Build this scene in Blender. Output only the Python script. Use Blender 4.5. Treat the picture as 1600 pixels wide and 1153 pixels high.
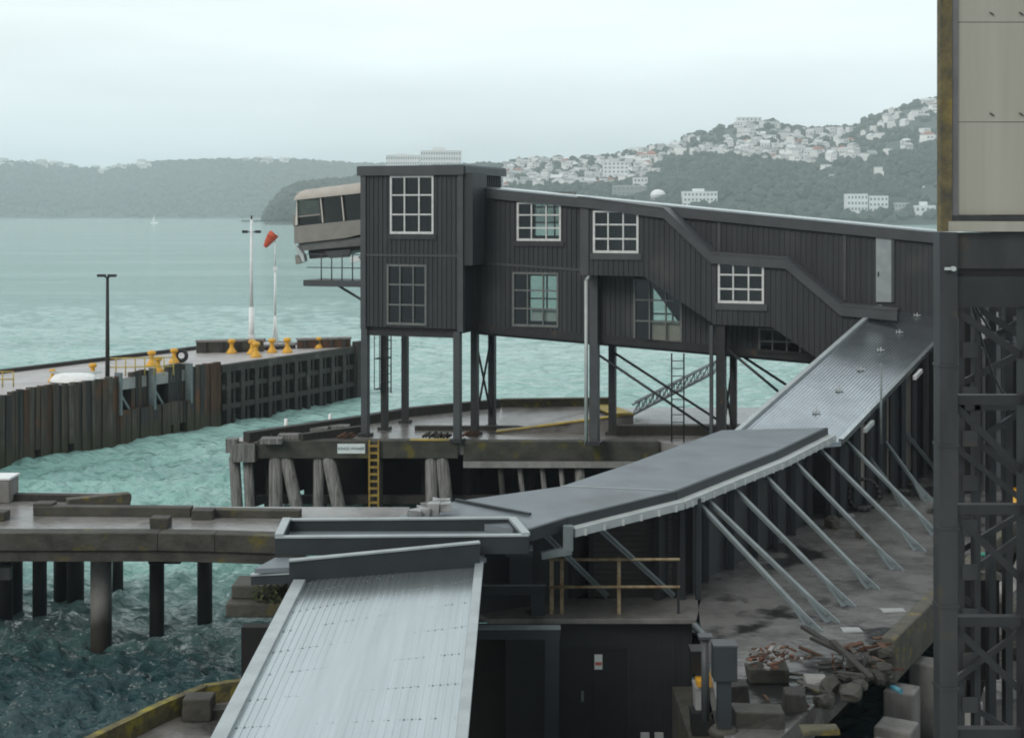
import bpy, math, random
import numpy as np
from mathutils import Vector, Matrix
R = math.radians
random.seed(7); rng = np.random.default_rng(7)
for o in list(bpy.data.objects): bpy.data.objects.remove(o)
sc = bpy.context.scene
COL = sc.collection

# ---------------------------------------------------------------- camera, sky, sun, exposure
F, HZ, H, CX = 2200.0, 334.0, 12.0, 800.0          # focal length and horizon of the 1600 px wide photograph, eye height
cd = bpy.data.cameras.new('camera'); cam = bpy.data.objects.new('camera', cd); COL.objects.link(cam)
cd.sensor_width = 36; cd.lens = 36*F/1600; cd.shift_y = -(576.5-HZ)/1600
cd.clip_start = 0.5; cd.clip_end = 20000
cam.location = (0, 0, H); cam.rotation_euler = (R(90), 0, 0); sc.camera = cam

SUN_EL, SUN_AZ = 36, -142                             # azimuth from +Y towards +X
world = bpy.data.worlds.new('World'); sc.world = world; world.use_nodes = True
nt = world.node_tree; nt.nodes.clear()
def N(tree, typ, **kw):
    n = tree.nodes.new(typ)
    for k, v in kw.items():
        if k.startswith('i_'): n.inputs[k[2:].replace('_', ' ')].default_value = v
        else: setattr(n, k, v)
    return n
sky = N(nt, 'ShaderNodeTexSky', sky_type='NISHITA', sun_disc=False, sun_elevation=R(SUN_EL), sun_rotation=R(SUN_AZ))
sky.air_density = 1.5; sky.dust_density = 4
tc = N(nt, 'ShaderNodeTexCoord'); sep = N(nt, 'ShaderNodeSeparateXYZ'); nt.links.new(tc.outputs['Generated'], sep.inputs[0])
cl = N(nt, 'ShaderNodeValToRGB')                    # overcast cloud cover: brighter with height
els = cl.color_ramp.elements
els[0].position = 0.0; els[0].color = (.72, .83, .87, 1)
els[1].position = 1.0; els[1].color = (.88, .92, .93, 1)
for p_, c_ in ((.035, (.72, .83, .87, 1)), (.085, (.785, .88, .90, 1)), (.15, (.85, .935, .95, 1)), (.45, (.86, .93, .945, 1))):
    e = els.new(p_); e.color = c_
nt.links.new(sep.outputs['Z'], cl.inputs[0])
mp = N(nt, 'ShaderNodeMapping'); mp.inputs['Scale'].default_value = (1.5, 1.5, 9); nt.links.new(tc.outputs['Generated'], mp.inputs[0])
ns = N(nt, 'ShaderNodeTexNoise'); ns.inputs['Scale'].default_value = 1.6; ns.inputs['Detail'].default_value = 4
nt.links.new(mp.outputs[0], ns.inputs['Vector'])
mr = N(nt, 'ShaderNodeMapRange'); nt.links.new(ns.outputs['Fac'], mr.inputs[0])
mr.inputs[1].default_value = .3; mr.inputs[2].default_value = .7; mr.inputs[3].default_value = 8.7; mr.inputs[4].default_value = 11.2
vm = N(nt, 'ShaderNodeVectorMath', operation='SCALE'); nt.links.new(cl.outputs[0], vm.inputs[0]); nt.links.new(mr.outputs[0], vm.inputs['Scale'])
hv = N(nt, 'ShaderNodeMapRange', interpolation_type='SMOOTHSTEP'); nt.links.new(sep.outputs['Y'], hv.inputs[0])   # sky dimmed behind the camera, added to darken faces turned towards it
hv.inputs[1].default_value = -.9; hv.inputs[2].default_value = .75; hv.inputs[3].default_value = .40; hv.inputs[4].default_value = 1.0
vh = N(nt, 'ShaderNodeVectorMath', operation='SCALE'); nt.links.new(vm.outputs[0], vh.inputs[0]); nt.links.new(hv.outputs[0], vh.inputs['Scale'])
mx = N(nt, 'ShaderNodeMix', data_type='RGBA'); mx.inputs[0].default_value = .95
nt.links.new(sky.outputs[0], mx.inputs[6]); nt.links.new(vh.outputs[0], mx.inputs[7])
bg = N(nt, 'ShaderNodeBackground'); bg.inputs['Strength'].default_value = .1
nt.links.new(mx.outputs[2], bg.inputs[0]); wo = N(nt, 'ShaderNodeOutputWorld'); nt.links.new(bg.outputs[0], wo.inputs[0])

sd = bpy.data.lights.new('sun', 'SUN'); sd.energy = 1.25; sd.angle = R(25); sd.color = (1, .96, .9)
sun = bpy.data.objects.new('sun', sd); COL.objects.link(sun)
dirn = Vector((math.sin(R(SUN_AZ))*math.cos(R(SUN_EL)), math.cos(R(SUN_AZ))*math.cos(R(SUN_EL)), math.sin(R(SUN_EL))))
sun.rotation_euler = dirn.to_track_quat('Z', 'Y').to_euler(); sun.location = (0, 0, 60)
sc.view_settings.view_transform = 'Standard'; sc.view_settings.look = 'None'
sc.view_settings.exposure = .32; sc.view_settings.gamma = 1
sc.render.engine = 'CYCLES'
cy = sc.cycles
cy.use_denoising = True; cy.max_bounces = 6; cy.diffuse_bounces = 3; cy.glossy_bounces = 3; cy.transmission_bounces = 4
cy.transparent_max_bounces = 12; cy.volume_bounces = 1; cy.caustics_reflective = False; cy.caustics_refractive = False
cy.filter_width = 1.9

# ---------------------------------------------------------------- helpers: points
def P(px, py, Y): return Vector(((px-CX)/F*Y, Y, H-(py-HZ)/F*Y))
def G(px, py, z):
    Y = F*(H-z)/(py-HZ); return P(px, py, Y)

# ---------------------------------------------------------------- materials
MAT = {}
def mat(name, c1, c2=None, rough=.6, scale=2.0, stretch=(1, 1, 1), bump=0, bscale=12, metal=0, tide=None, spots=None, lo=.38, hi=.64, spec=.5, wet=0, rand=0):
    m = bpy.data.materials.new(name); m.use_nodes = True; t = m.node_tree; L = t.links
    b = t.nodes['Principled BSDF']; b.inputs['Roughness'].default_value = rough; b.inputs['Metallic'].default_value = metal
    b.inputs['Specular IOR Level'].default_value = spec
    co = N(t, 'ShaderNodeTexCoord'); mpn = N(t, 'ShaderNodeMapping'); mpn.inputs['Scale'].default_value = stretch
    L.new(co.outputs['Object'], mpn.inputs[0])
    out = None
    rgb = lambda c: (c[0], c[1], c[2], 1)
    c2 = c2 or tuple(x*.75 for x in c1)
    n1 = N(t, 'ShaderNodeTexNoise'); n1.inputs['Scale'].default_value = scale; n1.inputs['Detail'].default_value = 7; n1.inputs['Roughness'].default_value = .62
    L.new(mpn.outputs[0], n1.inputs['Vector'])
    r = N(t, 'ShaderNodeMapRange'); L.new(n1.outputs['Fac'], r.inputs[0]); r.inputs[1].default_value = lo; r.inputs[2].default_value = hi
    mxx = N(t, 'ShaderNodeMix', data_type='RGBA'); L.new(r.outputs[0], mxx.inputs[0]); mxx.inputs[6].default_value = rgb(c1); mxx.inputs[7].default_value = rgb(c2)
    out = mxx.outputs[2]
    if spots:                                        # (colour, scale, lo, hi): stains and patches with a shape of their own
        sc_, s_, a_, b_ = spots
        n2 = N(t, 'ShaderNodeTexNoise'); n2.inputs['Scale'].default_value = s_; n2.inputs['Detail'].default_value = 5
        L.new(co.outputs['Object'], n2.inputs['Vector'])
        r2 = N(t, 'ShaderNodeMapRange'); L.new(n2.outputs['Fac'], r2.inputs[0]); r2.inputs[1].default_value = a_; r2.inputs[2].default_value = b_
        m2 = N(t, 'ShaderNodeMix', data_type='RGBA'); L.new(r2.outputs[0], m2.inputs[0]); L.new(out, m2.inputs[6]); m2.inputs[7].default_value = rgb(sc_)
        out = m2.outputs[2]
        if wet:
            r4 = N(t, 'ShaderNodeMapRange'); L.new(n2.outputs['Fac'], r4.inputs[0]); r4.inputs[1].default_value = a_; r4.inputs[2].default_value = b_
            r4.inputs[3].default_value = rough; r4.inputs[4].default_value = wet; L.new(r4.outputs[0], b.inputs['Roughness'])
    if tide:                                         # (z0, z1, colour): weed and wet up to the tide mark
        ge = N(t, 'ShaderNodeNewGeometry'); s3 = N(t, 'ShaderNodeSeparateXYZ'); L.new(ge.outputs['Position'], s3.inputs[0])
        ad = N(t, 'ShaderNodeMath', operation='MULTIPLY_ADD'); L.new(n1.outputs['Fac'], ad.inputs[0]); ad.inputs[1].default_value = .9; L.new(s3.outputs['Z'], ad.inputs[2])
        r3 = N(t, 'ShaderNodeMapRange'); L.new(ad.outputs[0], r3.inputs[0]); r3.inputs[1].default_value = tide[0]+.45; r3.inputs[2].default_value = tide[1]+.45
        m3 = N(t, 'ShaderNodeMix', data_type='RGBA'); L.new(r3.outputs[0], m3.inputs[0]); m3.inputs[6].default_value = rgb(tide[2]); L.new(out, m3.inputs[7])
        out = m3.outputs[2]
    if rand:
        oi = N(t, 'ShaderNodeObjectInfo'); r5 = N(t, 'ShaderNodeMapRange'); L.new(oi.outputs['Random'], r5.inputs[0]); r5.inputs[3].default_value = 1-rand; r5.inputs[4].default_value = 1
        vs = N(t, 'ShaderNodeVectorMath', operation='SCALE'); L.new(out, vs.inputs[0]); L.new(r5.outputs[0], vs.inputs['Scale']); out = vs.outputs[0]
    L.new(out, b.inputs['Base Color'])
    if bump:
        n3 = N(t, 'ShaderNodeTexNoise'); n3.inputs['Scale'].default_value = bscale; n3.inputs['Detail'].default_value = 5
        L.new(mpn.outputs[0], n3.inputs['Vector'])
        bp = N(t, 'ShaderNodeBump'); bp.inputs['Strength'].default_value = min(1, bump); bp.inputs['Distance'].default_value = .05
        L.new(n3.outputs['Fac'], bp.inputs['Height']); L.new(bp.outputs[0], b.inputs['Normal'])
    MAT[name] = m; return m

M_clad = mat('dark_cladding', (.040, .045, .049), (.023, .026, .028), .55, 1.0, (3, 3, .22), spec=.4, lo=.32, hi=.72, spots=((.062, .064, .064), .55, .56, .74))
M_trim = mat('grey_trim', (.066, .072, .076), (.052, .057, .061), .5, 1.5, spec=.4, spots=((.075, .078, .08), .9, .6, .75))
M_roofdark = mat('roof_membrane', (.185, .218, .24), (.152, .178, .198), .55, .8, bump=.1, spots=((.135, .15, .16), .5, .58, .70))
M_metal = mat('ribbed_metal_roof', (.47, .52, .535), (.385, .43, .445), .23, .9, (5, .22, 1), metal=.8, lo=.35, hi=.7)
M_metal2 = mat('smooth_metal_roof', (.38, .42, .45), (.30, .335, .36), .2, .9, metal=.92)
M_flash = mat('bright_flashing', (.42, .465, .475), (.34, .375, .385), .45, 2, metal=.4)
M_screw = mat('screw_washers', (.40, .43, .44), rough=.5, metal=.6)
M_gantry = mat('gantry_steel', (.036, .040, .041), (.024, .026, .027), .5, 1.6, (2, 2, .5), spots=((.06, .05, .035), 2.2, .62, .74))
M_gantry2 = mat('gantry_black_steel', (.022, .024, .025), (.014, .015, .016), .5, 2)
M_slate = mat('slate_blue_steel', (.030, .038, .043), (.024, .030, .034), .5, 2, spec=.4)
M_steel = mat('dark_steel', (.028, .030, .032), (.020, .021, .023), .5, 3, spec=.35, spots=((.07, .045, .03), 2.5, .62, .72))
M_brace = mat('painted_brace_steel', (.17, .205, .215), (.13, .155, .16), .4, 3)
M_gutter = mat('pale_gutter', (.48, .52, .515), (.40, .44, .435), .45, 2)
M_white = mat('white_frame_paint', (.66, .67, .66), (.52, .53, .52), .5, 6)
M_greyframe = mat('grey_frame_paint', (.15, .16, .155), (.11, .12, .115), .5, 6)
M_bluetrim2 = mat('lavender_channel', (.15, .15, .155), (.11, .11, .11), .5, 2)
M_bluetrim = mat('pale_door_panel', (.30, .34, .345), (.24, .275, .28), .45, 2)
M_deck = mat('wet_concrete_deck', (.17, .168, .163), (.08, .079, .076), .2, .9, bump=.25, bscale=6, spots=((.022, .022, .022), .5, .545, .60), wet=.12)
M_deck2 = mat('worn_concrete_deck', (.235, .225, .217), (.125, .12, .112), .27, .8, bump=.25, bscale=6, spots=((.06, .06, .055), .6, .60, .68), wet=.15)
M_deckpale = mat('pale_pier_surface', (.40, .385, .38), (.30, .285, .28), .45, .8, bump=.1)
M_conc = mat('weathered_concrete', (.064, .061, .050), (.029, .028, .022), .75, 1.6, (1, 1, 1.3), bump=.4, bscale=9, spots=((.10, .085, .015), 1.7, .60, .72), tide=(.6, 1.3, (.022, .022, .018)))
M_concdk = mat('dark_wet_concrete', (.048, .046, .037), (.020, .019, .016), .7, 1.6, (1, 1, 1.3), bump=.4, bscale=9, spots=((.10, .095, .08), .9, .60, .72), tide=(.6, 1.3, (.018, .018, .015)))
M_concpale = mat('pale_concrete', (.26, .255, .245), (.17, .165, .155), .75, 2, (1, 1, .5), bump=.3, tide=(.5, 1.25, (.03, .026, .02)))
M_moss = mat('mossy_kerb', (.10, .092, .055), (.05, .046, .032), .85, 2.5, bump=.5, bscale=14, spots=((.22, .17, .02), 2.4, .56, .68))
M_kerbgreen = mat('yellow_green_kerb', (.15, .13, .05), (.06, .055, .032), .85, 3.5, bump=.6, spots=((.27, .23, .03), 2.6, .5, .64))
M_edge = mat('quay_edge_concrete', (.105, .098, .08), (.06, .056, .045), .85, 1.8, bump=.5, bscale=10, spots=((.20, .15, .03), 3.1, .60, .70))
M_yellowline = mat('worn_yellow_edge', (.46, .33, .03), (.22, .18, .07), .7, 2.2)
M_timber = mat('grey_timber', (.24, .236, .23), (.075, .073, .068), .8, 2.2, (7, 7, .5), bump=.6, bscale=6, tide=(.15, .9, (.05, .045, .035)))
M_timberdk = mat('dark_timber', (.036, .033, .029), (.02, .019, .017), .8, 2.5, (5, 5, .6), bump=.5, bscale=6)
M_piledk = mat('dark_pile', (.022, .021, .019), (.010, .009, .009), .6, 2.5, (4, 4, .5), bump=.4, tide=(.5, 1.2, (.010, .011, .011)))
M_fender2 = mat('pale_fender_planks', (.125, .105, .085), (.035, .030, .025), .8, 1.5, (4, 4, .25), bump=.6, bscale=5, spots=((.05, .04, .035), .5, .52, .62), tide=(.5, 1.15, (.055, .052, .028)))
M_fender3 = mat('black_fender_planks', (.045, .042, .04), (.02, .02, .02), .8, 1.5, (4, 4, .25), bump=.6, bscale=5, tide=(.5, 1.15, (.05, .047, .026)))
M_fender = mat('stained_fender_planks', (.092, .068, .048), (.028, .026, .024), .8, 1.5, (3.2, 3.2, .22), bump=.6, bscale=5, spots=((.15, .062, .026), .4, .53, .64), tide=(.5, 1.15, (.050, .047, .026)))
M_rustplank = mat('rusty_plank', (.10, .045, .022), (.045, .025, .016), .85, 1.6, (3, 3, .3), bump=.4, tide=(.4, 1.1, (.05, .045, .028)))
M_void = mat('void_black', (.011, .011, .011), (.007, .007, .007), .9, 2)  # near-black base; the shade of voids under decks is in the colour
M_yel = mat('yellow_bollard_paint', (.72, .40, .03), (.58, .29, .03), .5, 4)
M_yellow2 = mat('faded_yellow_rail', (.55, .42, .10), (.40, .29, .07), .6, 4)
M_ladder = mat('yellow_ladder_paint', (.34, .235, .045), (.22, .13, .03), .6, 5)
M_whitepole = mat('white_pole_paint', (.80, .82, .82), (.70, .72, .72), .45, 3)
M_wind = mat('windsock_cloth', (.62, .11, .05), (.45, .07, .035), .8, 6)
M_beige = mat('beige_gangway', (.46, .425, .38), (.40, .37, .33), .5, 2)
M_beige2 = mat('cream_daylight_board', (.62, .56, .48), (.52, .46, .39), .7, 2)
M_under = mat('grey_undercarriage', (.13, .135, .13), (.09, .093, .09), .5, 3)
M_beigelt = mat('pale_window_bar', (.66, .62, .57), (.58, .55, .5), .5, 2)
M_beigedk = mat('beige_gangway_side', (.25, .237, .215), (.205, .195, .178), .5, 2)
M_tan = mat('tan_rail_paint', (.43, .355, .22), (.25, .15, .07), .65, 5)
M_panel = mat('beige_cladding', (.36, .345, .29), (.28, .27, .225), .55, .7, (2.2, 2.2, .08))
M_mossedge = mat('mossy_frame', (.15, .12, .05), (.06, .055, .04), .85, 3.5, bump=.5, spots=((.21, .155, .03), 1.3, .52, .66))
M_shed = mat('shed_wall', (.022, .026, .028), (.016, .019, .02), .55, 2)
M_door = mat('shed_door', (.015, .017, .018), (.012, .013, .014), .5, 2)
M_shutter = mat('roller_shutter', (.050, .046, .044), (.038, .035, .034), .5, 2)
M_rust = mat('rusty_scrap', (.15, .055, .03), (.06, .05, .042), .85, 6, bump=.5)
M_black = mat('black_plastic', (.012, .012, .013), rough=.5)
M_pale = mat('pale_plastic', (.33, .34, .34), (.25, .26, .26), .5, 3)
M_signw = mat('white_sign_board', (.70, .76, .76), (.6, .66, .66), .5, 4)
M_ink = mat('sign_lettering', (.10, .13, .16), rough=.6)
M_red = mat('red_sign_band', (.55, .16, .12), rough=.6)
M_bluehose = mat('blue_hose', (.06, .25, .34), (.05, .16, .22), .5, 4)
M_teal = mat('teal_net', (.05, .35, .27), (.04, .2, .16), .8, 8)
M_hill = mat('hillside_scrub', (.034, .047, .040), (.052, .064, .05), .9, .02, spots=((.115, .095, .065), .012, .62, .72))
M_wood = mat('tree_canopy', (.024, .038, .032), (.046, .064, .044), .9, .012, lo=.3, hi=.7)
M_hwall = mat('house_walls', (.92, .92, .90), (.88, .88, .86), .7, .15, rand=.2)
M_hroof = mat('house_roofs', (.66, .68, .69), (.78, .79, .80), .6, .1, rand=.65)
M_hroofred = mat('red_tile_roofs', (.36, .12, .08), (.28, .10, .07), .7, .1)
M_hwin = mat('house_windows', (.22, .25, .27), rough=.2)
M_bwhite = mat('white_block_walls', (.86, .87, .87), (.78, .79, .79), .6, .1)

def glass(name, tint, gl):
    m = bpy.data.materials.new(name); m.use_nodes = True; t = m.node_tree; t.nodes.clear(); L = t.links
    o = N(t, 'ShaderNodeOutputMaterial'); mxs = N(t, 'ShaderNodeMixShader'); tr = N(t, 'ShaderNodeBsdfTransparent'); g = N(t, 'ShaderNodeBsdfGlossy')
    tr.inputs[0].default_value = tint+(1,); g.inputs['Roughness'].default_value = .05; g.inputs[0].default_value = (.9, .95, 1, 1)
    fr = N(t, 'ShaderNodeFresnel'); fr.inputs[0].default_value = 1.45
    ma = N(t, 'ShaderNodeMath', operation='MULTIPLY'); L.new(fr.outputs[0], ma.inputs[0]); ma.inputs[1].default_value = gl
    L.new(ma.outputs[0], mxs.inputs[0]); L.new(tr.outputs[0], mxs.inputs[1]); L.new(g.outputs[0], mxs.inputs[2]); L.new(mxs.outputs[0], o.inputs[0])
    return m
M_glass = glass('window_glass', (.86, .90, .88), 1.3)
M_glassdk = glass('tinted_glass', (.50, .52, .48), 1.8)

# ---------------------------------------------------------------- helpers: meshes
def chunk(c, sx, sy, sz, seed, amp=.25):
    r = random.Random(seed); e = Matrix.Rotation(r.uniform(0, 6.28), 3, 'Z') @ Matrix.Rotation(r.gauss(0, .35), 3, 'X') @ Matrix.Rotation(r.gauss(0, .35), 3, 'Y')
    m = MB(); n = 3; g = {}
    for i in range(n+1):
        for j in range(n+1):
            for k in range(n+1):
                if {i, j, k} & {0, n}:
                    p = Vector((i/n*2-1, j/n*2-1, k/n*2-1)); cut = max(0, abs(p.x)+abs(p.y)+abs(p.z)-2.1)*.3
                    p = p*(1-cut)+Vector((r.uniform(-1, 1), r.uniform(-1, 1), r.uniform(-1, 1)))*amp*.6
                    g[i, j, k] = len(m.v); m.v.append(Vector(c)+e @ Vector((p.x*sx, p.y*sy, p.z*sz)))
    def q(*ks): m.f.append([g[k] for k in ks]); m.m.append(0); m.sm.append(False)
    for a in range(n):
        for b in range(n):
            for t in (0, n):
                q((t, a, b), (t, a+1, b), (t, a+1, b+1), (t, a, b+1)); q((a, t, b), (a+1, t, b), (a+1, t, b+1), (a, t, b+1)); q((a, b, t), (a+1, b, t), (a+1, b+1, t), (a, b+1, t))
    return m
class MB:
    def __init__(s): s.v = []; s.f = []; s.m = []; s.sm = []
    def face(s, pts, mi=0, smooth=False):
        k = len(s.v); s.v += [Vector(p) for p in pts]; s.f.append(list(range(k, k+len(pts)))); s.m.append(mi); s.sm.append(smooth)
    def hexa(s, p, mi=0):                            # 4 bottom then 4 top, both counter-clockwise from above
        k = len(s.v); s.v += [Vector(q) for q in p]
        for f in ((3, 2, 1, 0), (4, 5, 6, 7), (0, 1, 5, 4), (1, 2, 6, 5), (2, 3, 7, 6), (3, 0, 4, 7)):
            s.f.append([k+i for i in f]); s.m.append(mi); s.sm.append(False)
        return s
    def box(s, x0, x1, y0, y1, z0, z1, mi=0):
        return s.hexa([(x0, y0, z0), (x1, y0, z0), (x1, y1, z0), (x0, y1, z0), (x0, y0, z1), (x1, y0, z1), (x1, y1, z1), (x0, y1, z1)], mi)
    def beam(s, a, b, w, h, mi=0, up=(0, 0, 1)):
        a, b = Vector(a), Vector(b); d = (b-a).normalized(); sd_ = d.cross(Vector(up))
        if sd_.length < 1e-4: sd_ = d.cross(Vector((0, 1, 0)))
        sd_.normalize(); u = sd_.cross(d).normalized(); sd_ = sd_*w/2; u = u*h/2
        return s.hexa([a-sd_-u, a+sd_-u, b+sd_-u, b-sd_-u, a-sd_+u, a+sd_+u, b+sd_+u, b-sd_+u], mi)
    def tube(s, a, b, r0, r1=None, n=10, mi=0, cap=True):
        r1 = r0 if r1 is None else r1; a, b = Vector(a), Vector(b); d = (b-a).normalized()
        x = d.cross(Vector((0, 0, 1)) if abs(d.z) < .95 else Vector((1, 0, 0))).normalized(); y = d.cross(x)
        k = len(s.v); ang = [2*math.pi*i/n for i in range(n)]
        s.v += [a+(x*math.cos(t)+y*math.sin(t))*r0 for t in ang]+[b+(x*math.cos(t)+y*math.sin(t))*r1 for t in ang]
        for i in range(n):
            j = (i+1) % n; s.f.append([k+i, k+j, k+n+j, k+n+i]); s.m.append(mi); s.sm.append(True)
        if cap:
            s.f.append([k+i for i in range(n)][::-1]); s.m.append(mi); s.sm.append(False)
            s.f.append([k+n+i for i in range(n)]); s.m.append(mi); s.sm.append(False)
        return s
    def lathe(s, c, prof, n=14, mi=0):               # prof: (radius, height)
        for (r0, z0), (r1, z1) in zip(prof, prof[1:]):
            if abs(z1-z0) < 1e-6: z1 += 1e-4
            s.tube(Vector(c)+Vector((0, 0, z0)), Vector(c)+Vector((0, 0, z1)), max(r0, .002), max(r1, .002), n, mi, False)
        return s
    def prism(s, pts, vec, mi=0):                    # polygon swept along vec
        vec = Vector(vec); n = len(pts); k = len(s.v); s.v += [Vector(p) for p in pts]+[Vector(p)+vec for p in pts]
        s.f.append(list(range(k, k+n))[::-1]); s.f.append(list(range(k+n, k+2*n)))
        for i in range(n): j = (i+1) % n; s.f.append([k+i, k+j, k+n+j, k+n+i])
        s.m += [mi]*(n+2); s.sm += [False]*(n+2); return s
    def jag(s, amp, seed=0):
        r = random.Random(seed); d = {}
        for i, v in enumerate(s.v):
            key = (round(v.x, 3), round(v.y, 3), round(v.z, 3))
            if key not in d: d[key] = Vector((r.uniform(-amp, amp), r.uniform(-amp, amp), r.uniform(-amp, amp)))
            s.v[i] = v+d[key]
        return s
    def build(s, name, m, parent=None, local=False, origin=None, bevel=0):
        me = bpy.data.meshes.new(name); vs = s.v
        o = bpy.data.objects.new(name, me)
        if parent is not None:
            o.parent = parent
            if not local:
                off = Vector((0, 0, 0)); q = parent
                while q: off = off+q.location; q = q.parent
                vs = [v-off for v in vs]
        elif not local:
            if origin is None:
                a = np.array([v[:] for v in vs]); mn, mxv = a.min(0), a.max(0); origin = Vector(((mn[0]+mxv[0])/2, (mn[1]+mxv[1])/2, mn[2]))
            origin = Vector(origin); vs = [v-origin for v in vs]; o.location = origin
        me.from_pydata([v[:] for v in vs], [], s.f)
        for q in (m if isinstance(m, (list, tuple)) else [m]): me.materials.append(q)
        me.polygons.foreach_set('material_index', s.m); me.polygons.foreach_set('use_smooth', s.sm)
        import bmesh
        bm = bmesh.new(); bm.from_mesh(me); bmesh.ops.recalc_face_normals(bm, faces=bm.faces); bm.to_mesh(me); bm.free()
        if bevel:
            md = o.modifiers.new('bevel', 'BEVEL'); md.width = bevel; md.segments = 2; md.limit_method = 'ANGLE'
        COL.objects.link(o); return o
def tag(o, label=None, cat=None, group=None, kind=None):
    if label: o['label'] = label
    if cat: o['category'] = cat
    if group: o['group'] = group
    if kind: o['kind'] = kind
    return o
def thing(name, label, cat, loc=(0, 0, 0), rz=0, group=None):
    o = bpy.data.objects.new(name, None); o.empty_display_size = .3; COL.objects.link(o); o.location = loc; o.rotation_euler = (0, 0, rz)
    return tag(o, label, cat, group)
def dup(o, loc=None, rz=None, label=None, parent=None, scale=None):
    c = o.copy(); COL.objects.link(c)
    if parent: c.parent = parent
    if loc is not None: c.location = loc
    if rz is not None: c.rotation_euler = (0, 0, rz)
    if scale is not None: c.scale = (scale,)*3 if not isinstance(scale, tuple) else scale
    if label: c['label'] = label
    for ch in o.children: dup(ch, parent=c)
    return c
def mesh_np(name, v, f, m, loc=(0, 0, 0), smooth=True):
    me = bpy.data.meshes.new(name); v = np.asarray(v, np.float32); f = np.asarray(f, np.int32); k = f.shape[1]
    me.vertices.add(len(v)); me.vertices.foreach_set('co', v.ravel()); me.loops.add(f.size); me.loops.foreach_set('vertex_index', f.ravel())
    me.polygons.add(len(f)); me.polygons.foreach_set('loop_start', np.arange(0, f.size, k)); me.polygons.foreach_set('loop_total', np.full(len(f), k))
    me.polygons.foreach_set('use_smooth', np.full(len(f), smooth)); me.update(calc_edges=True); me.validate()
    me.materials.append(m); o = bpy.data.objects.new(name, me); o.location = loc; COL.objects.link(o); return o
def vnoise(x, y, seed=0, octs=4):
    r = np.random.default_rng(seed); out = np.zeros_like(x, dtype=float)
    for k in range(octs):
        for j in range(4):
            a = r.uniform(0, 2*np.pi); ph = r.uniform(0, 2*np.pi); w = 2**k*r.uniform(.7, 1.4)
            out += np.sin((x*np.cos(a)+y*np.sin(a))*w+ph)/2**k/4
    return out

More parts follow.
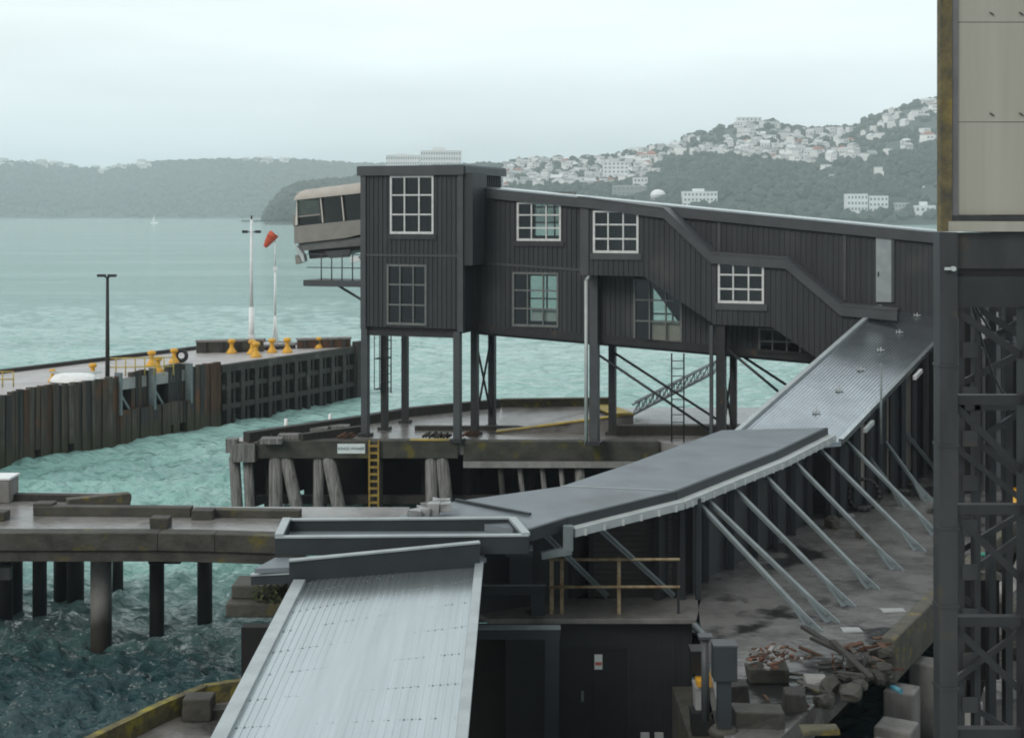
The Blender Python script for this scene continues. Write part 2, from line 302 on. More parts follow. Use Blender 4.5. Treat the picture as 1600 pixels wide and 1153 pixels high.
# ================================================================ WATER
def make_water():
    ys = np.concatenate([np.arange(1500, 800, -2.4), np.arange(800, 420, -1.5), np.arange(420, 345, -1.0), np.linspace(345, 338.6, 24)])
    ds = F*H/(ys-HZ); xs = np.linspace(-900, 2500, 760)
    D, PX = np.meshgrid(ds, xs, indexing='ij'); X = (PX-CX)/F*D; Y = D.copy()
    cell = np.maximum(np.abs(np.gradient(ds))[:, None]*np.ones_like(X), D*(xs[1]-xs[0])/F)
    Z = np.zeros_like(X); r = np.random.default_rng(3)
    for i in range(80):
        lam = .34*(5/.34)**(r.random()**1.5); th = R(-62)+r.normal(0, .8); k = 2*np.pi/lam; ph = r.uniform(0, 6.28)
        fade = np.clip(lam/(2.6*cell)-.6, 0, 1); a = .0115*lam**.9*(1.55 if lam < 1.3 else .75)
        s = np.sin((X*np.cos(th)+Y*np.sin(th))*k+ph+.6*np.sin(X*.21+Y*.13+i))
        Z += a*fade*(s+.25*np.cos(2*np.arcsin(np.clip(s, -1, 1))))
    env = 1+.35*vnoise(X*.08, Y*.05, 5, 3); Z *= env
    n0, n1 = X.shape; idx = np.arange(n0*n1).reshape(n0, n1)
    f = np.stack([idx[:-1, :-1], idx[:-1, 1:], idx[1:, 1:], idx[1:, :-1]], -1).reshape(-1, 4)
    m = bpy.data.materials.new('harbour_water'); m.use_nodes = True; t = m.node_tree; L = t.links; b = t.nodes['Principled BSDF']
    ge = N(t, 'ShaderNodeNewGeometry')
    def noise(scale, stretch=(1, 1, 1), det=4):
        mpn = N(t, 'ShaderNodeMapping'); mpn.inputs['Scale'].default_value = stretch; mpn.inputs['Rotation'].default_value = (0, 0, R(24)); L.new(ge.outputs['Position'], mpn.inputs[0])
        n = N(t, 'ShaderNodeTexNoise'); n.inputs['Scale'].default_value = scale; n.inputs['Detail'].default_value = det; L.new(mpn.outputs[0], n.inputs['Vector']); return n.outputs['Fac']
    def rng_(src, a, b_, c=0, d=1):
        q = N(t, 'ShaderNodeMapRange'); L.new(src, q.inputs[0]); q.inputs[1].default_value = a; q.inputs[2].default_value = b_; q.inputs[3].default_value = c; q.inputs[4].default_value = d; return q.outputs[0]
    def mixc(fac, a, c):
        q = N(t, 'ShaderNodeMix', data_type='RGBA'); L.new(fac, q.inputs[0])
        for i_, z_ in ((6, a), (7, c)):
            if isinstance(z_, tuple): q.inputs[i_].default_value = z_+(1,)
            else: L.new(z_, q.inputs[i_])
        return q.outputs[2]
    c = mixc(rng_(noise(.02, (1, 2.6, 1), 5), .36, .66), (.215, .415, .38), (.28, .49, .45))
    c = mixc(rng_(noise(.35, (.55, 1.6, 1), 5), .40, .66), c, (.19, .355, .33))
    c = mixc(rng_(noise(.055, (.5, 3.2, 1), 6), .45, .62), c, (.185, .35, .325))
    c = mixc(rng_(noise(.011, (.7, 3.0, 1), 5), .50, .66), c, (.29, .475, .445))
    sp_ = N(t, 'ShaderNodeSeparateXYZ'); L.new(ge.outputs['Position'], sp_.inputs[0])   # base colour darkened near the dock as painted shade and reflection, milky beyond
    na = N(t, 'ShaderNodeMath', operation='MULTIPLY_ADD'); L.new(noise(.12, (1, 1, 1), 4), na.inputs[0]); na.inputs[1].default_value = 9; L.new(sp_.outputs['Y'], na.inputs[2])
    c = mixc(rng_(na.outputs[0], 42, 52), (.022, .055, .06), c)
    foam = rng_(noise(.16, (.8, 2.2, 1), 7), .73, .78)
    c = mixc(foam, c, (.62, .70, .70)); L.new(c, b.inputs['Base Color'])
    b.inputs['Roughness'].default_value = .07; b.inputs['IOR'].default_value = 1.333
    bp = N(t, 'ShaderNodeBump'); bp.inputs['Strength'].default_value = 1; bp.inputs['Distance'].default_value = .26
    L.new(noise(2.3, (.8, 1.3, 1), 4), bp.inputs['Height'])
    bp2 = N(t, 'ShaderNodeBump'); bp2.inputs['Strength'].default_value = 1; bp2.inputs['Distance'].default_value = .62
    L.new(noise(.55, (.7, 1.5, 1), 3), bp2.inputs['Height']); L.new(bp.outputs[0], bp2.inputs['Normal']); L.new(bp2.outputs[0], b.inputs['Normal'])
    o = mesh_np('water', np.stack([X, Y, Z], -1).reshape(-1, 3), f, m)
    tag(o, 'choppy turquoise harbour water reaching the far hills', 'water', kind='structure')
    return o
make_water()

# ================================================================ HILLS, TREES, HOUSES
def interp(pts): 
    a = np.array(pts, float); return lambda x: np.interp(x, a[:, 0], a[:, 1])
ridge_r = interp([(380, 352), (412, 347), (424, 326), (445, 302), (470, 291), (560, 282), (640, 268), (740, 263), (780, 260), (820, 252), (900, 250), (950, 247), (1000, 239), (1050, 226), (1100, 209), (1150, 196), (1200, 192), (1250, 204), (1300, 204), (1340, 194), (1380, 179), (1420, 166), (1465, 156), (1560, 142), (1700, 125), (1900, 120)])
ridge_l = interp([(-500, 275), (-200, 262), (0, 257), (60, 259), (130, 266), (160, 268), (250, 257), (340, 253), (460, 254), (560, 260), (700, 262), (800, 266), (900, 285), (1000, 320)])
def hill(fr, Y0, Y1, px, Y, seed):
    zr = H+(HZ-fr(px))/F*Y1; t = np.clip((Y-Y0)/(Y1-Y0), 0, 1); X = (px-CX)/F*Y
    z = zr*(.12*np.minimum(t*8, 1)+.88*t**1.05)
    z = z+zr*.055*vnoise(X*.012, Y*.012, seed, 4)*np.sin(np.pi*np.clip(t, 0, 1))
    back = np.clip((Y-Y1)/(Y1-Y0), 0, 1); z = z*(1-.5*back)-(Y <= Y0)*3-np.where(zr < 1, 6, 0)
    return X, z
def make_hill(name, fr, Y0, Y1, p0, p1, nx, ny, seed, label):
    px, Y = np.meshgrid(np.linspace(p0, p1, nx), np.concatenate([[Y0-1], np.linspace(Y0+1, Y1, ny), np.linspace(Y1*1.03, Y1*1.18, 6)]), indexing='xy')
    X, z = hill(fr, Y0, Y1, px, Y, seed)
    n0, n1 = X.shape; idx = np.arange(n0*n1).reshape(n0, n1)
    f = np.stack([idx[:-1, :-1], idx[:-1, 1:], idx[1:, 1:], idx[1:, :-1]], -1).reshape(-1, 4)
    o = mesh_np(name, np.stack([X, Y, z], -1).reshape(-1, 3), f, M_hill); tag(o, label, 'hill', kind='structure')
RH = (ridge_r, 1500, 2300); LH = (ridge_l, 3700, 4500)
make_hill('hill', *RH, 385, 1950, 420, 70, 11, 'steep green hill crowded with white houses on the right')
make_hill('far_hill', *LH, -500, 1000, 320, 50, 12, 'long low wooded hill across the harbour on the left')

PHI = (1+5**.5)/2
ICO = np.array([(-1, PHI, 0), (1, PHI, 0), (-1, -PHI, 0), (1, -PHI, 0), (0, -1, PHI), (0, 1, PHI), (0, -1, -PHI), (0, 1, -PHI), (PHI, 0, -1), (PHI, 0, 1), (-PHI, 0, -1), (-PHI, 0, 1)])/1.9
ICF = np.array([(0, 11, 5), (0, 5, 1), (0, 1, 7), (0, 7, 10), (0, 10, 11), (1, 5, 9), (5, 11, 4), (11, 10, 2), (10, 7, 6), (7, 1, 8), (3, 9, 4), (3, 4, 2), (3, 2, 6), (3, 6, 8), (3, 8, 9), (4, 9, 5), (2, 4, 11), (6, 2, 10), (8, 6, 7), (9, 8, 1)])
def make_wood(name, fr, Y0, Y1, p0, p1, n, s0, s1, seed, label, keep=None):
    r = np.random.default_rng(seed)
    px = r.uniform(p0, p1, n); t = r.random(n)**.9; t[: n//7] = r.uniform(.97, 1.0, n//7); Y = Y0+8+(Y1-Y0-8)*t
    X, z = hill(fr, Y0, Y1, px, Y, 11 if 'far' not in name else 12)
    ok = z > 3
    if keep is not None: ok &= keep(px, HZ-(z-H)/Y*F, r)
    X, Y, z = X[ok], Y[ok], z[ok]; n = len(X)
    s = r.uniform(s0, s1, n)
    v = ICO[None]*r.uniform(.7, 1.3, (n, 12, 1))*s[:, None, None]*np.array([1, 1, .9]); v = v+np.stack([X, Y, z+s*.35], -1)[:, None]
    f = ICF[None]+(np.arange(n)*12)[:, None, None]
    o = mesh_np(name, v.reshape(-1, 3), f.reshape(-1, 3), M_wood, smooth=False); tag(o, label, 'woodland', kind='stuff')
def town(px, py):                                    # where the photo shows houses packed together
    up = interp([(780, 245), (1040, 225), (1200, 188), (1460, 160)])(px); lo = interp([(760, 295), (920, 295), (1000, 285), (1040, 250), (1120, 245), (1250, 258), (1380, 250), (1465, 225)])(px)
    return (px > 775) & (py > up-5) & (py < lo)
make_wood('woodland', *RH, 405, 1500, 7600, 4, 8.5, 21, 'dense bush and trees covering the right hillside', lambda px, py, r: (~town(px, py)) | (r.random(len(px)) < .16))
make_wood('far_woodland', *LH, -450, 900, 8200, 6, 13, 22, 'hazy forest covering the low hill across the harbour')

def house_mesh(kind):
    b = MB(); 
    if kind == 'gable':
        b.box(-5, 5, -4, 4, -4, 6); b.prism([(-5.4, -4.6, 6), (-5.4, 4.6, 6), (-5.4, 0, 9.2)], (10.8, 0, 0), 1)
        for x in (-3, 0, 3): b.box(x-.8, x+.8, -4.06, -3.9, 3.2, 4.8, 2)
        for x in (-2.5, 1.5): b.box(x-.8, x+.8, -4.06, -3.9, .4, 2.0, 2)
    elif kind == 'hip':
        b.box(-6, 6, -4.5, 4.5, -4, 4.5)
        e = [(-6.5, -5, 4.5), (6.5, -5, 4.5), (6.5, 5, 4.5), (-6.5, 5, 4.5)]; r0, r1 = (-2.5, 0, 7.6), (2.5, 0, 7.6)
        for q in ([e[0], e[1], r1, r0], [e[1], e[2], r1], [e[2], e[3], r0, r1], [e[3], e[0], r0], e[::-1]): b.face(q, 1)
        for x in (-4, -1, 2.5): b.box(x-.9, x+.9, -4.56, -4.4, 1.4, 3.2, 2)
    else:
        b.box(-6, 6, -4, 4, -5, 8); b.box(-6.3, 6.3, -4.3, 4.3, 8, 8.5, 1); b.box(-6, -1, -5.2, -4, -5, 4.6)
        for z in (1, 4.8):
            for x in (1, 3.8): b.box(x-.95, x+.95, -4.06, -3.9, z, z+1.8, 2)
    return b
bases = {}
for k in ('gable', 'hip', 'flat'):
    o = house_mesh(k).build('house', [M_hwall, M_hroof, M_hwin], local=True); bases[k] = o
ored = house_mesh('hip').build('house', [M_hwall, M_hroofred, M_hwin], local=True); bases['red'] = ored
used_house = set()
HL = {'gable': 'pale gabled house among the crowded houses on the right hillside', 'hip': 'pale low house with a hipped roof on the right hillside', 'flat': 'pale boxy flat-roofed house on the right hillside', 'red': 'house with a red tiled roof on the right hillside'}
def on_hill(px, py, hl=RH, seed=11):
    Y = np.linspace(hl[1]+5, hl[2], 400); X, z = hill(hl[0], hl[1], hl[2], np.full(400, px), Y, seed); yy = HZ-(z-H)/Y*F
    i = np.argmax(yy <= py) if (yy <= py).any() else 399
    return Vector((X[i], Y[i], z[i]))
def put_house(px, py, k, s, label, group, hl=RH, seed=11):
    p = on_hill(px, py, hl, seed); o = bases[k]
    if k in used_house: o = o.copy(); COL.objects.link(o)
    used_house.add(k); o.location = p; o.rotation_euler = (0, 0, random.choice((0, math.pi/2))+random.uniform(-.5, .5)); o.scale = (s*random.uniform(.85, 1.25), s, s*random.uniform(.85, 1.2))
    tag(o, label, 'house', group)
hs = random.Random(5); placed = []; tries = 0
while len(placed) < 285 and tries < 20000:
    tries += 1; px = hs.uniform(782, 1464) if hs.random() < .6 else hs.uniform(782, 1060); py = hs.uniform(158, 300)
    if not bool(town(np.array(px), np.array(py))) and hs.random() > .012: continue
    if float(ridge_r(px)) > py-2: continue
    if px > 1320 and hs.random() < .75: continue
    if 1070 < px < 1130 and 205 < py < 232 and hs.random() < .7: continue
    if any(abs(px-a) < 8 and abs(py-b) < 3.4 for a, b in placed): continue
    placed.append((px, py)); k = hs.choices(('gable', 'hip', 'flat', 'red'), (4, 3, 4, .55))[0]
    put_house(px, py, k, hs.uniform(.85, 1.35), HL[k], 'houses crowding the right hillside')
for i in range(46):
    px = hs.choice((hs.uniform(0, 110), hs.uniform(0, 230), hs.uniform(150, 235), hs.uniform(370, 450)))
    k = hs.choice(('gable', 'hip', 'flat')); put_house(px, float(ridge_l(px))+hs.uniform(-.5, 3.5), k, hs.uniform(1.5, 2.6), 'tiny pale house along the skyline of the far left hill', 'houses along the skyline across the harbour', LH, 12)

def block(px0, px1, py0, py1, Y, depth, nx, nz, label, name='apartment_block', wm=M_bwhite, dome=False, top=0):
    a = P(px0, py1, Y); b_ = P(px1, py0, Y); c = Vector(((a.x+b_.x)/2, Y, a.z)); w = b_.x-a.x; h = b_.z-a.z
    t = thing(name, label, 'building', c)
    m = MB().box(-w/2, w/2, 0, depth, -14, h); m.build('wall', wm, t, local=True)
    m = MB().box(-w/2-.3, w/2+.3, -.4, depth+.3, h, h+.7)
    if top: m.box(-w*.2, w*.12, 2, depth*.6, h+.7, h+.7+top)
    if dome: m.lathe((0, depth/2, h+.7), [(w*.5, 0), (w*.47, w*.14), (w*.36, w*.27), (w*.2, w*.35), (0, w*.38)], 18)
    m.build('roof', M_bwhite if dome else wm, t, local=True)
    g = None
    for i in range(nx):
        for j in range(nz):
            if g is None: g = o = MB().box(-w/nx*.26, w/nx*.26, -.12, .1, -h/nz*.24, h/nz*.22).build('window', M_hwin, t, local=True)
            else: o = g.copy(); COL.objects.link(o)
            o.location = (-w/2+w*(i+.5)/nx, 0, h*(j+.5)/nz)
    return t
block(603, 655, 243, 268, 2440, 30, 14, 3, 'wide low white block on the skyline behind the tower roof', top=3)
block(657, 720, 236, 268, 2430, 30, 16, 4, 'taller white slab block on the skyline behind the tower roof', top=5)
block(1068, 1121, 300, 340, 1560, 20, 9, 5, 'white apartment block with rows of windows above the terminal roof ridge', top=3)
block(1324, 1356, 304, 358, 1530, 16, 6, 6, 'left of the two joined cream blocks low on the right hill')
block(1358, 1388, 307, 358, 1532, 16, 5, 6, 'right of the two joined cream blocks low on the right hill')
block(1398, 1426, 318, 362, 1540, 16, 5, 6, 'grey apartment block right of the cream blocks on the hill', wm=M_hroof)
block(1430, 1462, 322, 364, 1525, 16, 4, 4, 'stepped white building beside the grey block low on the hill', top=4)
block(1400, 1423, 298, 306, 1600, 14, 5, 1, 'white curved roof building above the grey apartment block', 'domed_building', dome=True)
block(1428, 1453, 300, 310, 1600, 14, 5, 1, 'white curved roof building beside the gantry edge', 'domed_building', dome=True)
block(958, 1010, 291, 322, 1620, 16, 8, 4, 'pale grey office block just above the terminal roof', wm=M_hroof)
block(1017, 1041, 306, 326, 1600, 14, 4, 2, 'round white domed building just above the terminal roof', 'domed_building', dome=True)
block(943, 982, 253, 284, 1900, 16, 6, 5, 'white block standing taller than its neighbours on the lower slope')
block(1152, 1190, 184, 200, 2285, 16, 6, 3, 'broad white building on the summit of the right hill')
block(990, 1012, 278, 286, 1720, 12, 4, 1, 'small long house with red roof above the grey office block', 'red_roof_building', wm=M_bwhite)
jt = MB().box(P(378, 0, 2000).x, P(455, 0, 2000).x, 1996, 2004, .5, 2.6)
for i in range(8): x = P(382+i*9, 0, 2000).x; jt.box(x-.8, x+.8, 1997, 1999, -1, .5)
tag(jt.build('breakwater_jetty', M_conc), 'thin dark jetty low on the water at the foot of the headland', 'jetty')
sb = G(241, 349, 0); t = thing('sailing_boat', 'tiny white sailing boat far out on the open water', 'boat', sb)
MB().prism([(-4, -1, 0), (4, -1, 0), (5.2, 0, 1.2), (4.2, 1, 1.2), (-4.2, 1, 1.2), (-4.2, -1, 1.2)], (0, .8, .2)).build('hull', M_whitepole, t, local=True)
MB().tube((.4, 0, 1), (.4, 0, 11), .12).build('mast', M_whitepole, t, local=True)
MB().prism([(.3, 0, 2), (-3.6, 0, 2.2), (.3, 0, 10.6)], (0, .08, 0)).build('sail', M_whitepole, t, local=True)

# ================================================================ FAR PIER
def at_line(px, A, d):                               # where the view line through column px meets a plan line
    dx = (px-CX)/F; s = (dx*A.y-A.x)/(d.x-dx*d.y); return A+d*s, s
A = G(0, 730, 0); B = G(558, 622, 0); A.z = B.z = 0
dF = (B-A).normalized(); nF = Vector((dF.y, -dF.x, 0)); LEN = (B-A).length
ZP = 3.35
pier = thing('pier', 'long far pier with stained timber fenders and a pale deck reaching out from the left', 'pier', (A+dF*12))
def LP(s, off, z): q = A+dF*s+nF*off; return Vector((q.x, q.y, z))
def lpbox(m, s0, s1, o0, o1, z0, z1, mi=0): 
    return m.hexa([LP(s0, o0, z0), LP(s0, o1, z0), LP(s1, o1, z0), LP(s1, o0, z0), LP(s0, o0, z1), LP(s0, o1, z1), LP(s1, o1, z1), LP(s1, o0, z1)], mi)
m = MB(); lpbox(m, -22, LEN, -7.6, -.35, ZP-.6, ZP); m.build('deck', M_deckpale, pier)
m = MB(); lpbox(m, -22, LEN-.3, -7.0, -2.0, -1.5, ZP-.6); m.build('shade_core', M_void, pier)
m = MB(); lpbox(m, -22, LEN, -8.0, -7.602, ZP-.7, ZP+.2)
m.build('back_kerb', M_timberdk, pier)
def s_at(px): return at_line(px, A, dF)[1]
segs = [(-180, 30, 3.42, 0), (30, 187, 3.52, 0), (187, 297, 1.7, 1), (297, 322, 3.5, 0), (322, 346, 3.55, 2)]
mf = MB(); rr = random.Random(3)
for p0, p1, zt, kd in segs:
    s = s_at(p0); e = s_at(p1)
    while s < e-.05:
        w = min(rr.uniform(.20, .40), e-s); zz = zt+rr.uniform(-.08, .08) if kd == 0 else zt+rr.uniform(-.03, .03)
        lpbox(mf, s+.015, s+w-.015, -.3+rr.uniform(-.05, .05), rr.uniform(-.04, .06), (-.8 if rr.random() > .12 else .5), zz, 1 if kd == 2 else rr.choice((0, 0, 2, 3, 3, 0, 1) if rr.random() < .8 else (0, 2))); s += w
for p0, p1, zt in ((213, 241, 3.62), (270, 297, 3.7)):
    s = s_at(p0); e = s_at(p1)
    while s < e-.05: w = min(rr.uniform(.2, .34), e-s); lpbox(mf, s+.01, s+w-.01, -.62, -.36+rr.uniform(-.03, .03), 1.2, zt+rr.uniform(-.04, .04), rr.choice((0, 0, 3))); s += w
mf.build('fender_planks', [M_fender, M_rustplank, M_fender2, M_fender3], pier)
for px in (187, 240, 297):
    m = MB(); s = s_at(px); lpbox(m, s-.07, s+.07, -.3, .14, 1.5, 3.72); m.build('fender_post', M_brace, pier)
for p0, p1 in ((190, 206), (243, 258)):
    m = MB(); m.beam(LP(s_at(p0), -.2, 2.7), LP(s_at(p1), -.2, 1.7), .1, .12); m.build('fender_strut', M_brace, pier)
s0 = s_at(346)
m = MB(); lpbox(m, s0, LEN, -.35, .1, 2.95, ZP+.02); m.build('edge_beam', M_concdk, pier)
m = MB(); lpbox(m, s0, LEN, -.3, .05, 1.95, 2.25); m.build('middle_beam', M_concdk, pier)
m = MB(); lpbox(m, s0, LEN, -.3, .12, .82, 1.12); m.build('lower_beam', M_concdk, pier)
nb = 11
for i in range(nb):
    s = s0+.5+(LEN-s0-.8)*i/(nb-1)
    m = MB(); lpbox(m, s-.17, s+.17, -.28, .14, -1.5, 2.95); m.build('pile', M_concdk, pier)
    if i < nb-1:
        m = MB(); q = s+(LEN-s0-.8)/(nb-1)*.5; lpbox(m, q-.1, q+.1, -.3, .0, -1.5, 2.95); m.build('fender_pile', M_timberdk, pier)
m = MB(); lpbox(m, LEN-.1, LEN+.5, -8, .2, -1.5, 3.35); lpbox(m, LEN-.4, LEN+.5, -.1, .35, -1.5, 3.7); m.build('end_wall', M_timberdk, pier)
def lowwall(px0, px1, pyb, pyt, label, mt):
    a = G(px0, pyb, ZP); b_ = P(px1, pyb, a.y*1.012); h = (pyb-pyt)/F*a.y
    d = (b_-a).normalized(); n_ = Vector((-d.y, d.x, 0)).normalized(); t = thing('parapet_wall', label, 'wall', (a+b_)/2)
    z0, z1 = ZP, ZP+h
    m = MB(); m.hexa([Vector((q.x, q.y, z)) for z in (z0, z1-.12) for q in (a, b_, b_+n_*.5, a+n_*.5)]); m.build('wall', mt, t)
    m = MB(); m.hexa([Vector((q.x, q.y, z)) for z in (z1-.12, z1) for q in (a-n_*.06-d*.05, b_-n_*.06+d*.05, b_+n_*.56+d*.05, a+n_*.56-d*.05)]); m.build('coping', M_concpale, t)
    for i in range(4):
        q = a.lerp(b_, (i+.5)/4); m = MB(); m.box(q.x-.1, q.x+.1, q.y-.1, q.y+.05, z0, z1-.13); m.build('rib', M_timberdk, t)
lowwall(307, 412, 552, 532, 'mossy concrete parapet behind the white mast on the far pier', M_conc)
lowwall(466, 548, 545, 529, 'low rust streaked parapet at the outer end of the far pier', M_rustplank)
lowwall(414, 462, 547, 539, 'very low grey parapet between the windsock and the pier end', M_conc)
# bollards
def bollard(label):
    t = thing('bollard', label, 'bollard', (0, 0, 0), 0, 'yellow mooring bollards on the far pier')
    MB().lathe((0, 0, 0), [(.42, 0), (.42, .10), (.34, .2), (.2, .42)], 14).build('base', M_yel, t, local=True)
    MB().lathe((0, 0, 0), [(.22, .3), (.16, .55), (.16, .82)], 14).build('post', M_yel, t, local=True)
    MB().lathe((0, 0, 0), [(.16, .78), (.29, .86), (.31, 1.0), (.22, 1.12), (0, 1.16)], 14).build('cap', M_yel, t, local=True)
    return t
bl = [(82, 596, .72, 'yellow bollard left of the white boat on the far pier'), (145, 591, .9, 'yellow bollard in front of the white boat on the far pier'),
      (237, 572, 1.0, 'taller yellow bollard of the close pair by the yellow railing'), (247, 581, .95, 'nearer yellow bollard of the close pair by the yellow railing'), (272, 567, .95, 'yellow bollard beside the dark tyre on the far pier'),
      (362, 552, 1.0, 'yellow bollard in front of the mossy parapet'), (394, 553, 1.0, 'rear yellow bollard at the foot of the white mast'), (400, 558, 1.05, 'front yellow bollard at the foot of the white mast'),
      (425, 551, 1.0, 'yellow bollard at the foot of the windsock pole'), (449, 551, 1.05, 'stout yellow bollard right of the windsock pole'), (498, 544, .8, 'yellow bollard nearest the outer end of the far pier'), (510, 540, .55, 'small yellow bollard by the rust streaked parapet')]
b0 = bollard(bl[0][3])
for i, (px, py, s, lb) in enumerate(bl):
    o = b0 if i == 0 else dup(b0, label=lb); o.location = G(px, py, ZP); s *= .78; o.scale = (s, s, s)
ty = G(284, 566, ZP); m = MB()
for i in range(20):
    a0, a1 = 2*math.pi*i/20, 2*math.pi*(i+1)/20
    m.tube(ty+Vector((math.cos(a0)*.3, -.1, .40+math.sin(a0)*.3)), ty+Vector((math.cos(a1)*.3, -.1, .40+math.sin(a1)*.3)), .12, n=8)
tag(m.build('tyre', M_black), 'dark rubber tyre standing beside a yellow bollard on the far pier', 'tyre')
bt = G(118, 597, ZP); t = thing('dinghy', 'upturned white dinghy lying on the far pier deck', 'boat', bt)
m = MB(); ln = 2.6
for i in range(10):
    x0, x1 = -ln/2*1.0+ln*i/10, -ln/2+ln*(i+1)/10
    w = lambda x: .75*math.sqrt(max(0.02, 1-(abs(x)/(ln/2))**3)); hh = lambda x: .46*math.sqrt(max(.05, 1-(abs(x)/(ln/2))**4))
    rg = lambda x: [(x, math.cos(math.pi*j/8)*w(x), math.sin(math.pi*j/8)*hh(x)+.05) for j in range(9)]
    r0_, r1_ = rg(x0), rg(x1)
    for j in range(8): m.face([r0_[j], r1_[j], r1_[j+1], r0_[j+1]], 0, True)
m.build('hull', M_whitepole, t, local=True); MB().box(-ln/2, ln/2, -.06, .06, .44, .55).build('keel', M_gutter, t, local=True)
def railing(a, b_, n, hgt, mt, label, name='railing', r=.035, ends=True, rails=2):
    t = thing(name, label, 'railing', (Vector(a)+Vector(b_))/2)
    for i in range(n+1): q = Vector(a).lerp(Vector(b_), i/n); MB().tube(q, q+Vector((0, 0, hgt)), r, n=8).build('post', mt, t)
    for k in range(rails): h = hgt*(1-k*.5); MB().tube(Vector(a)+Vector((0, 0, h)), Vector(b_)+Vector((0, 0, h)), r*.9, n=8).build('rail', mt, t)
    return t
railing(G(166, 588, ZP), G(271, 586, ZP), 7, .95, M_yellow2, 'thin yellow railing behind the fender wall beside the lamp post')
railing(G(-30, 605, ZP), G(21, 604, ZP), 3, .75, M_yellow2, 'short yellow railing at the left edge of the far pier')
# lamp post
lb_ = G(168, 588, ZP); ht = (588-432)/F*lb_.y; t = thing('lamp_post', 'dark slim lamp post with two lamps standing on the far pier', 'lamp post', lb_)
MB().tube((0, 0, 0), (0, 0, ht), .12, .075).build('pole', M_timberdk, t, local=True)
for s in (-1, 1): MB().tube((0, 0, ht-.1), (s*.2, -.1, ht+.05), .04).box(s*.28-.2, s*.28+.2, -.3, .05, ht-.02, ht+.12).build('lamp', M_steel, t, local=True)
# white mast
wb = G(393, 546, ZP); k_ = wb.y/F; t = thing('light_mast', 'tall white mast with two small lamps on the far pier', 'mast', wb)
MB().tube((0, 0, 0), (0, 0, 66*k_), .20, .17, 12).tube((0, 0, 66*k_), (0, 0, 203*k_), .12, .085, 12).build('pole', M_whitepole, t, local=True)
MB().box(-.22, .22, -.2, .2, 0, .9).build('base', M_whitepole, t, local=True)
for s in (-1, 1): MB().tube((0, 0, 183*k_), (s*.35, 0, 184*k_), .035).box(s*.42-.17, s*.42+.17, -.12, .12, 183*k_-.06, 183*k_+.12).build('lamp', M_steel, t, local=True)
MB().tube((0, 0, 203*k_), (0, 0, 209*k_), .05).build('aerial', M_steel, t, local=True)
# windsock
wb = G(430, 545, ZP); k_ = wb.y/F; t = thing('windsock_pole', 'white pole flying a small orange red windsock on the far pier', 'windsock', wb)
MB().tube((0, 0, 126*k_), (0, 0, 180*k_), .06, .05).tube((.0, 0, 52*k_), (0, 0, 126*k_), .075, .07).build('pole', M_whitepole, t, local=True)
for s in (-1, 1): MB().tube((s*.17, 0, 0), (0, 0, 60*k_), .05).build('leg', M_whitepole, t, local=True)
MB().tube((0, 0, 0), (0, .25, 60*k_), .05).build('leg', M_whitepole, t, local=True)
MB().box(-.12, .12, -.12, .12, 122*k_, 128*k_).build('bracket', M_whitepole, t, local=True)
m = MB(); a = Vector((-.05, 0, 180*k_)); pts = [(a, .34), (a+Vector((-.2, -.05, -.25)), .31), (a+Vector((-.42, -.05, -.58)), .22), (a+Vector((-.6, -.05, -.86)), .12)]
for (q0, r0_), (q1, r1_) in zip(pts, pts[1:]): m.tube(q0, q1, r0_, r1_, 12, cap=False)
m.build('windsock', M_wind, t, local=True)

# ================================================================ WHARF UNDER THE TERMINAL
ZD = 3.4
wharf = thing('wharf', 'old timber piled wharf carrying the dark terminal tower', 'wharf', (0, 53.5, 0))
W = [(-10.55, 53.2), (5.6, 53.2), (8.0, 49.4), (24, 49.4), (24, 62.5), (5.2, 62.5), (-.6, 63.2), (-4.4, 61.0), (-6.6, 58.4), (-10.7, 54.0)]
m = MB().prism([(x, y, ZD-.5) for x, y in W], (0, 0, .5)); m.build('deck', M_deck2, wharf)
YF = F*(H-ZD)/(690-HZ)
xl = lambda px: (px-CX)/F*YF
m = MB().box(xl(402), xl(716), YF-.1, YF+.45, ZD-.62, ZD+.05); m.build('edge_beam', M_conc, wharf, bevel=.03)
m = MB().box(xl(724), xl(1030), YF-.08, YF+.45, ZD-.72, ZD+.02); m.build('edge_beam', M_conc, wharf, bevel=.03)
m = MB().box(xl(724), xl(1030), YF-.2, YF+.25, ZD-.95, ZD-.722); m.build('edge_ledge', M_concpale, wharf)
m = MB().box(xl(640), xl(712), YF-.12, YF+.3, ZD+.052, ZD+.075); m.build('edge_stripe', M_yellowline, wharf)
m = MB().box(xl(362), xl(400), YF-.3, YF+.6, ZD-.72, ZD-.05).box(xl(354), xl(372), YF-.2, YF+.2, ZD-.4, ZD+.12); m.build('corner_block', M_timber, wharf)
k0 = [G(385, 690, ZD), G(560, 664, ZD), G(640, 650, ZD), G(782, 636, ZD)]
for a, b_ in zip(k0, k0[1:]): MB().beam(a+Vector((0, 0, .18)), b_+Vector((0, 0, .18)), .4, .36).build('kerb', M_timberdk, wharf)
k1 = [G(470, 690, ZD), G(565, 677, ZD)]
MB().beam(k1[0]+Vector((0, 0, .15)), k1[1]+Vector((0, 0, .15)), .3, .3).build('kerb', M_timberdk, wharf)
MB().box(xl(960), xl(1400), 54.6, 55.1, ZD, ZD+.38).build('kerb', M_timberdk, wharf)
MB().box(xl(640), xl(960), 55.9, 56.2, ZD, ZD+.16).build('kerb', M_timberdk, wharf)
for px, py in ((452, 686), (497, 675), (530, 672), (410, 684), (425, 692)):
    q = G(px, py, ZD); MB().box(q.x-.4, q.x+.4, q.y-.3, q.y+.3, ZD, ZD+.2).build('chock', M_timber, wharf)
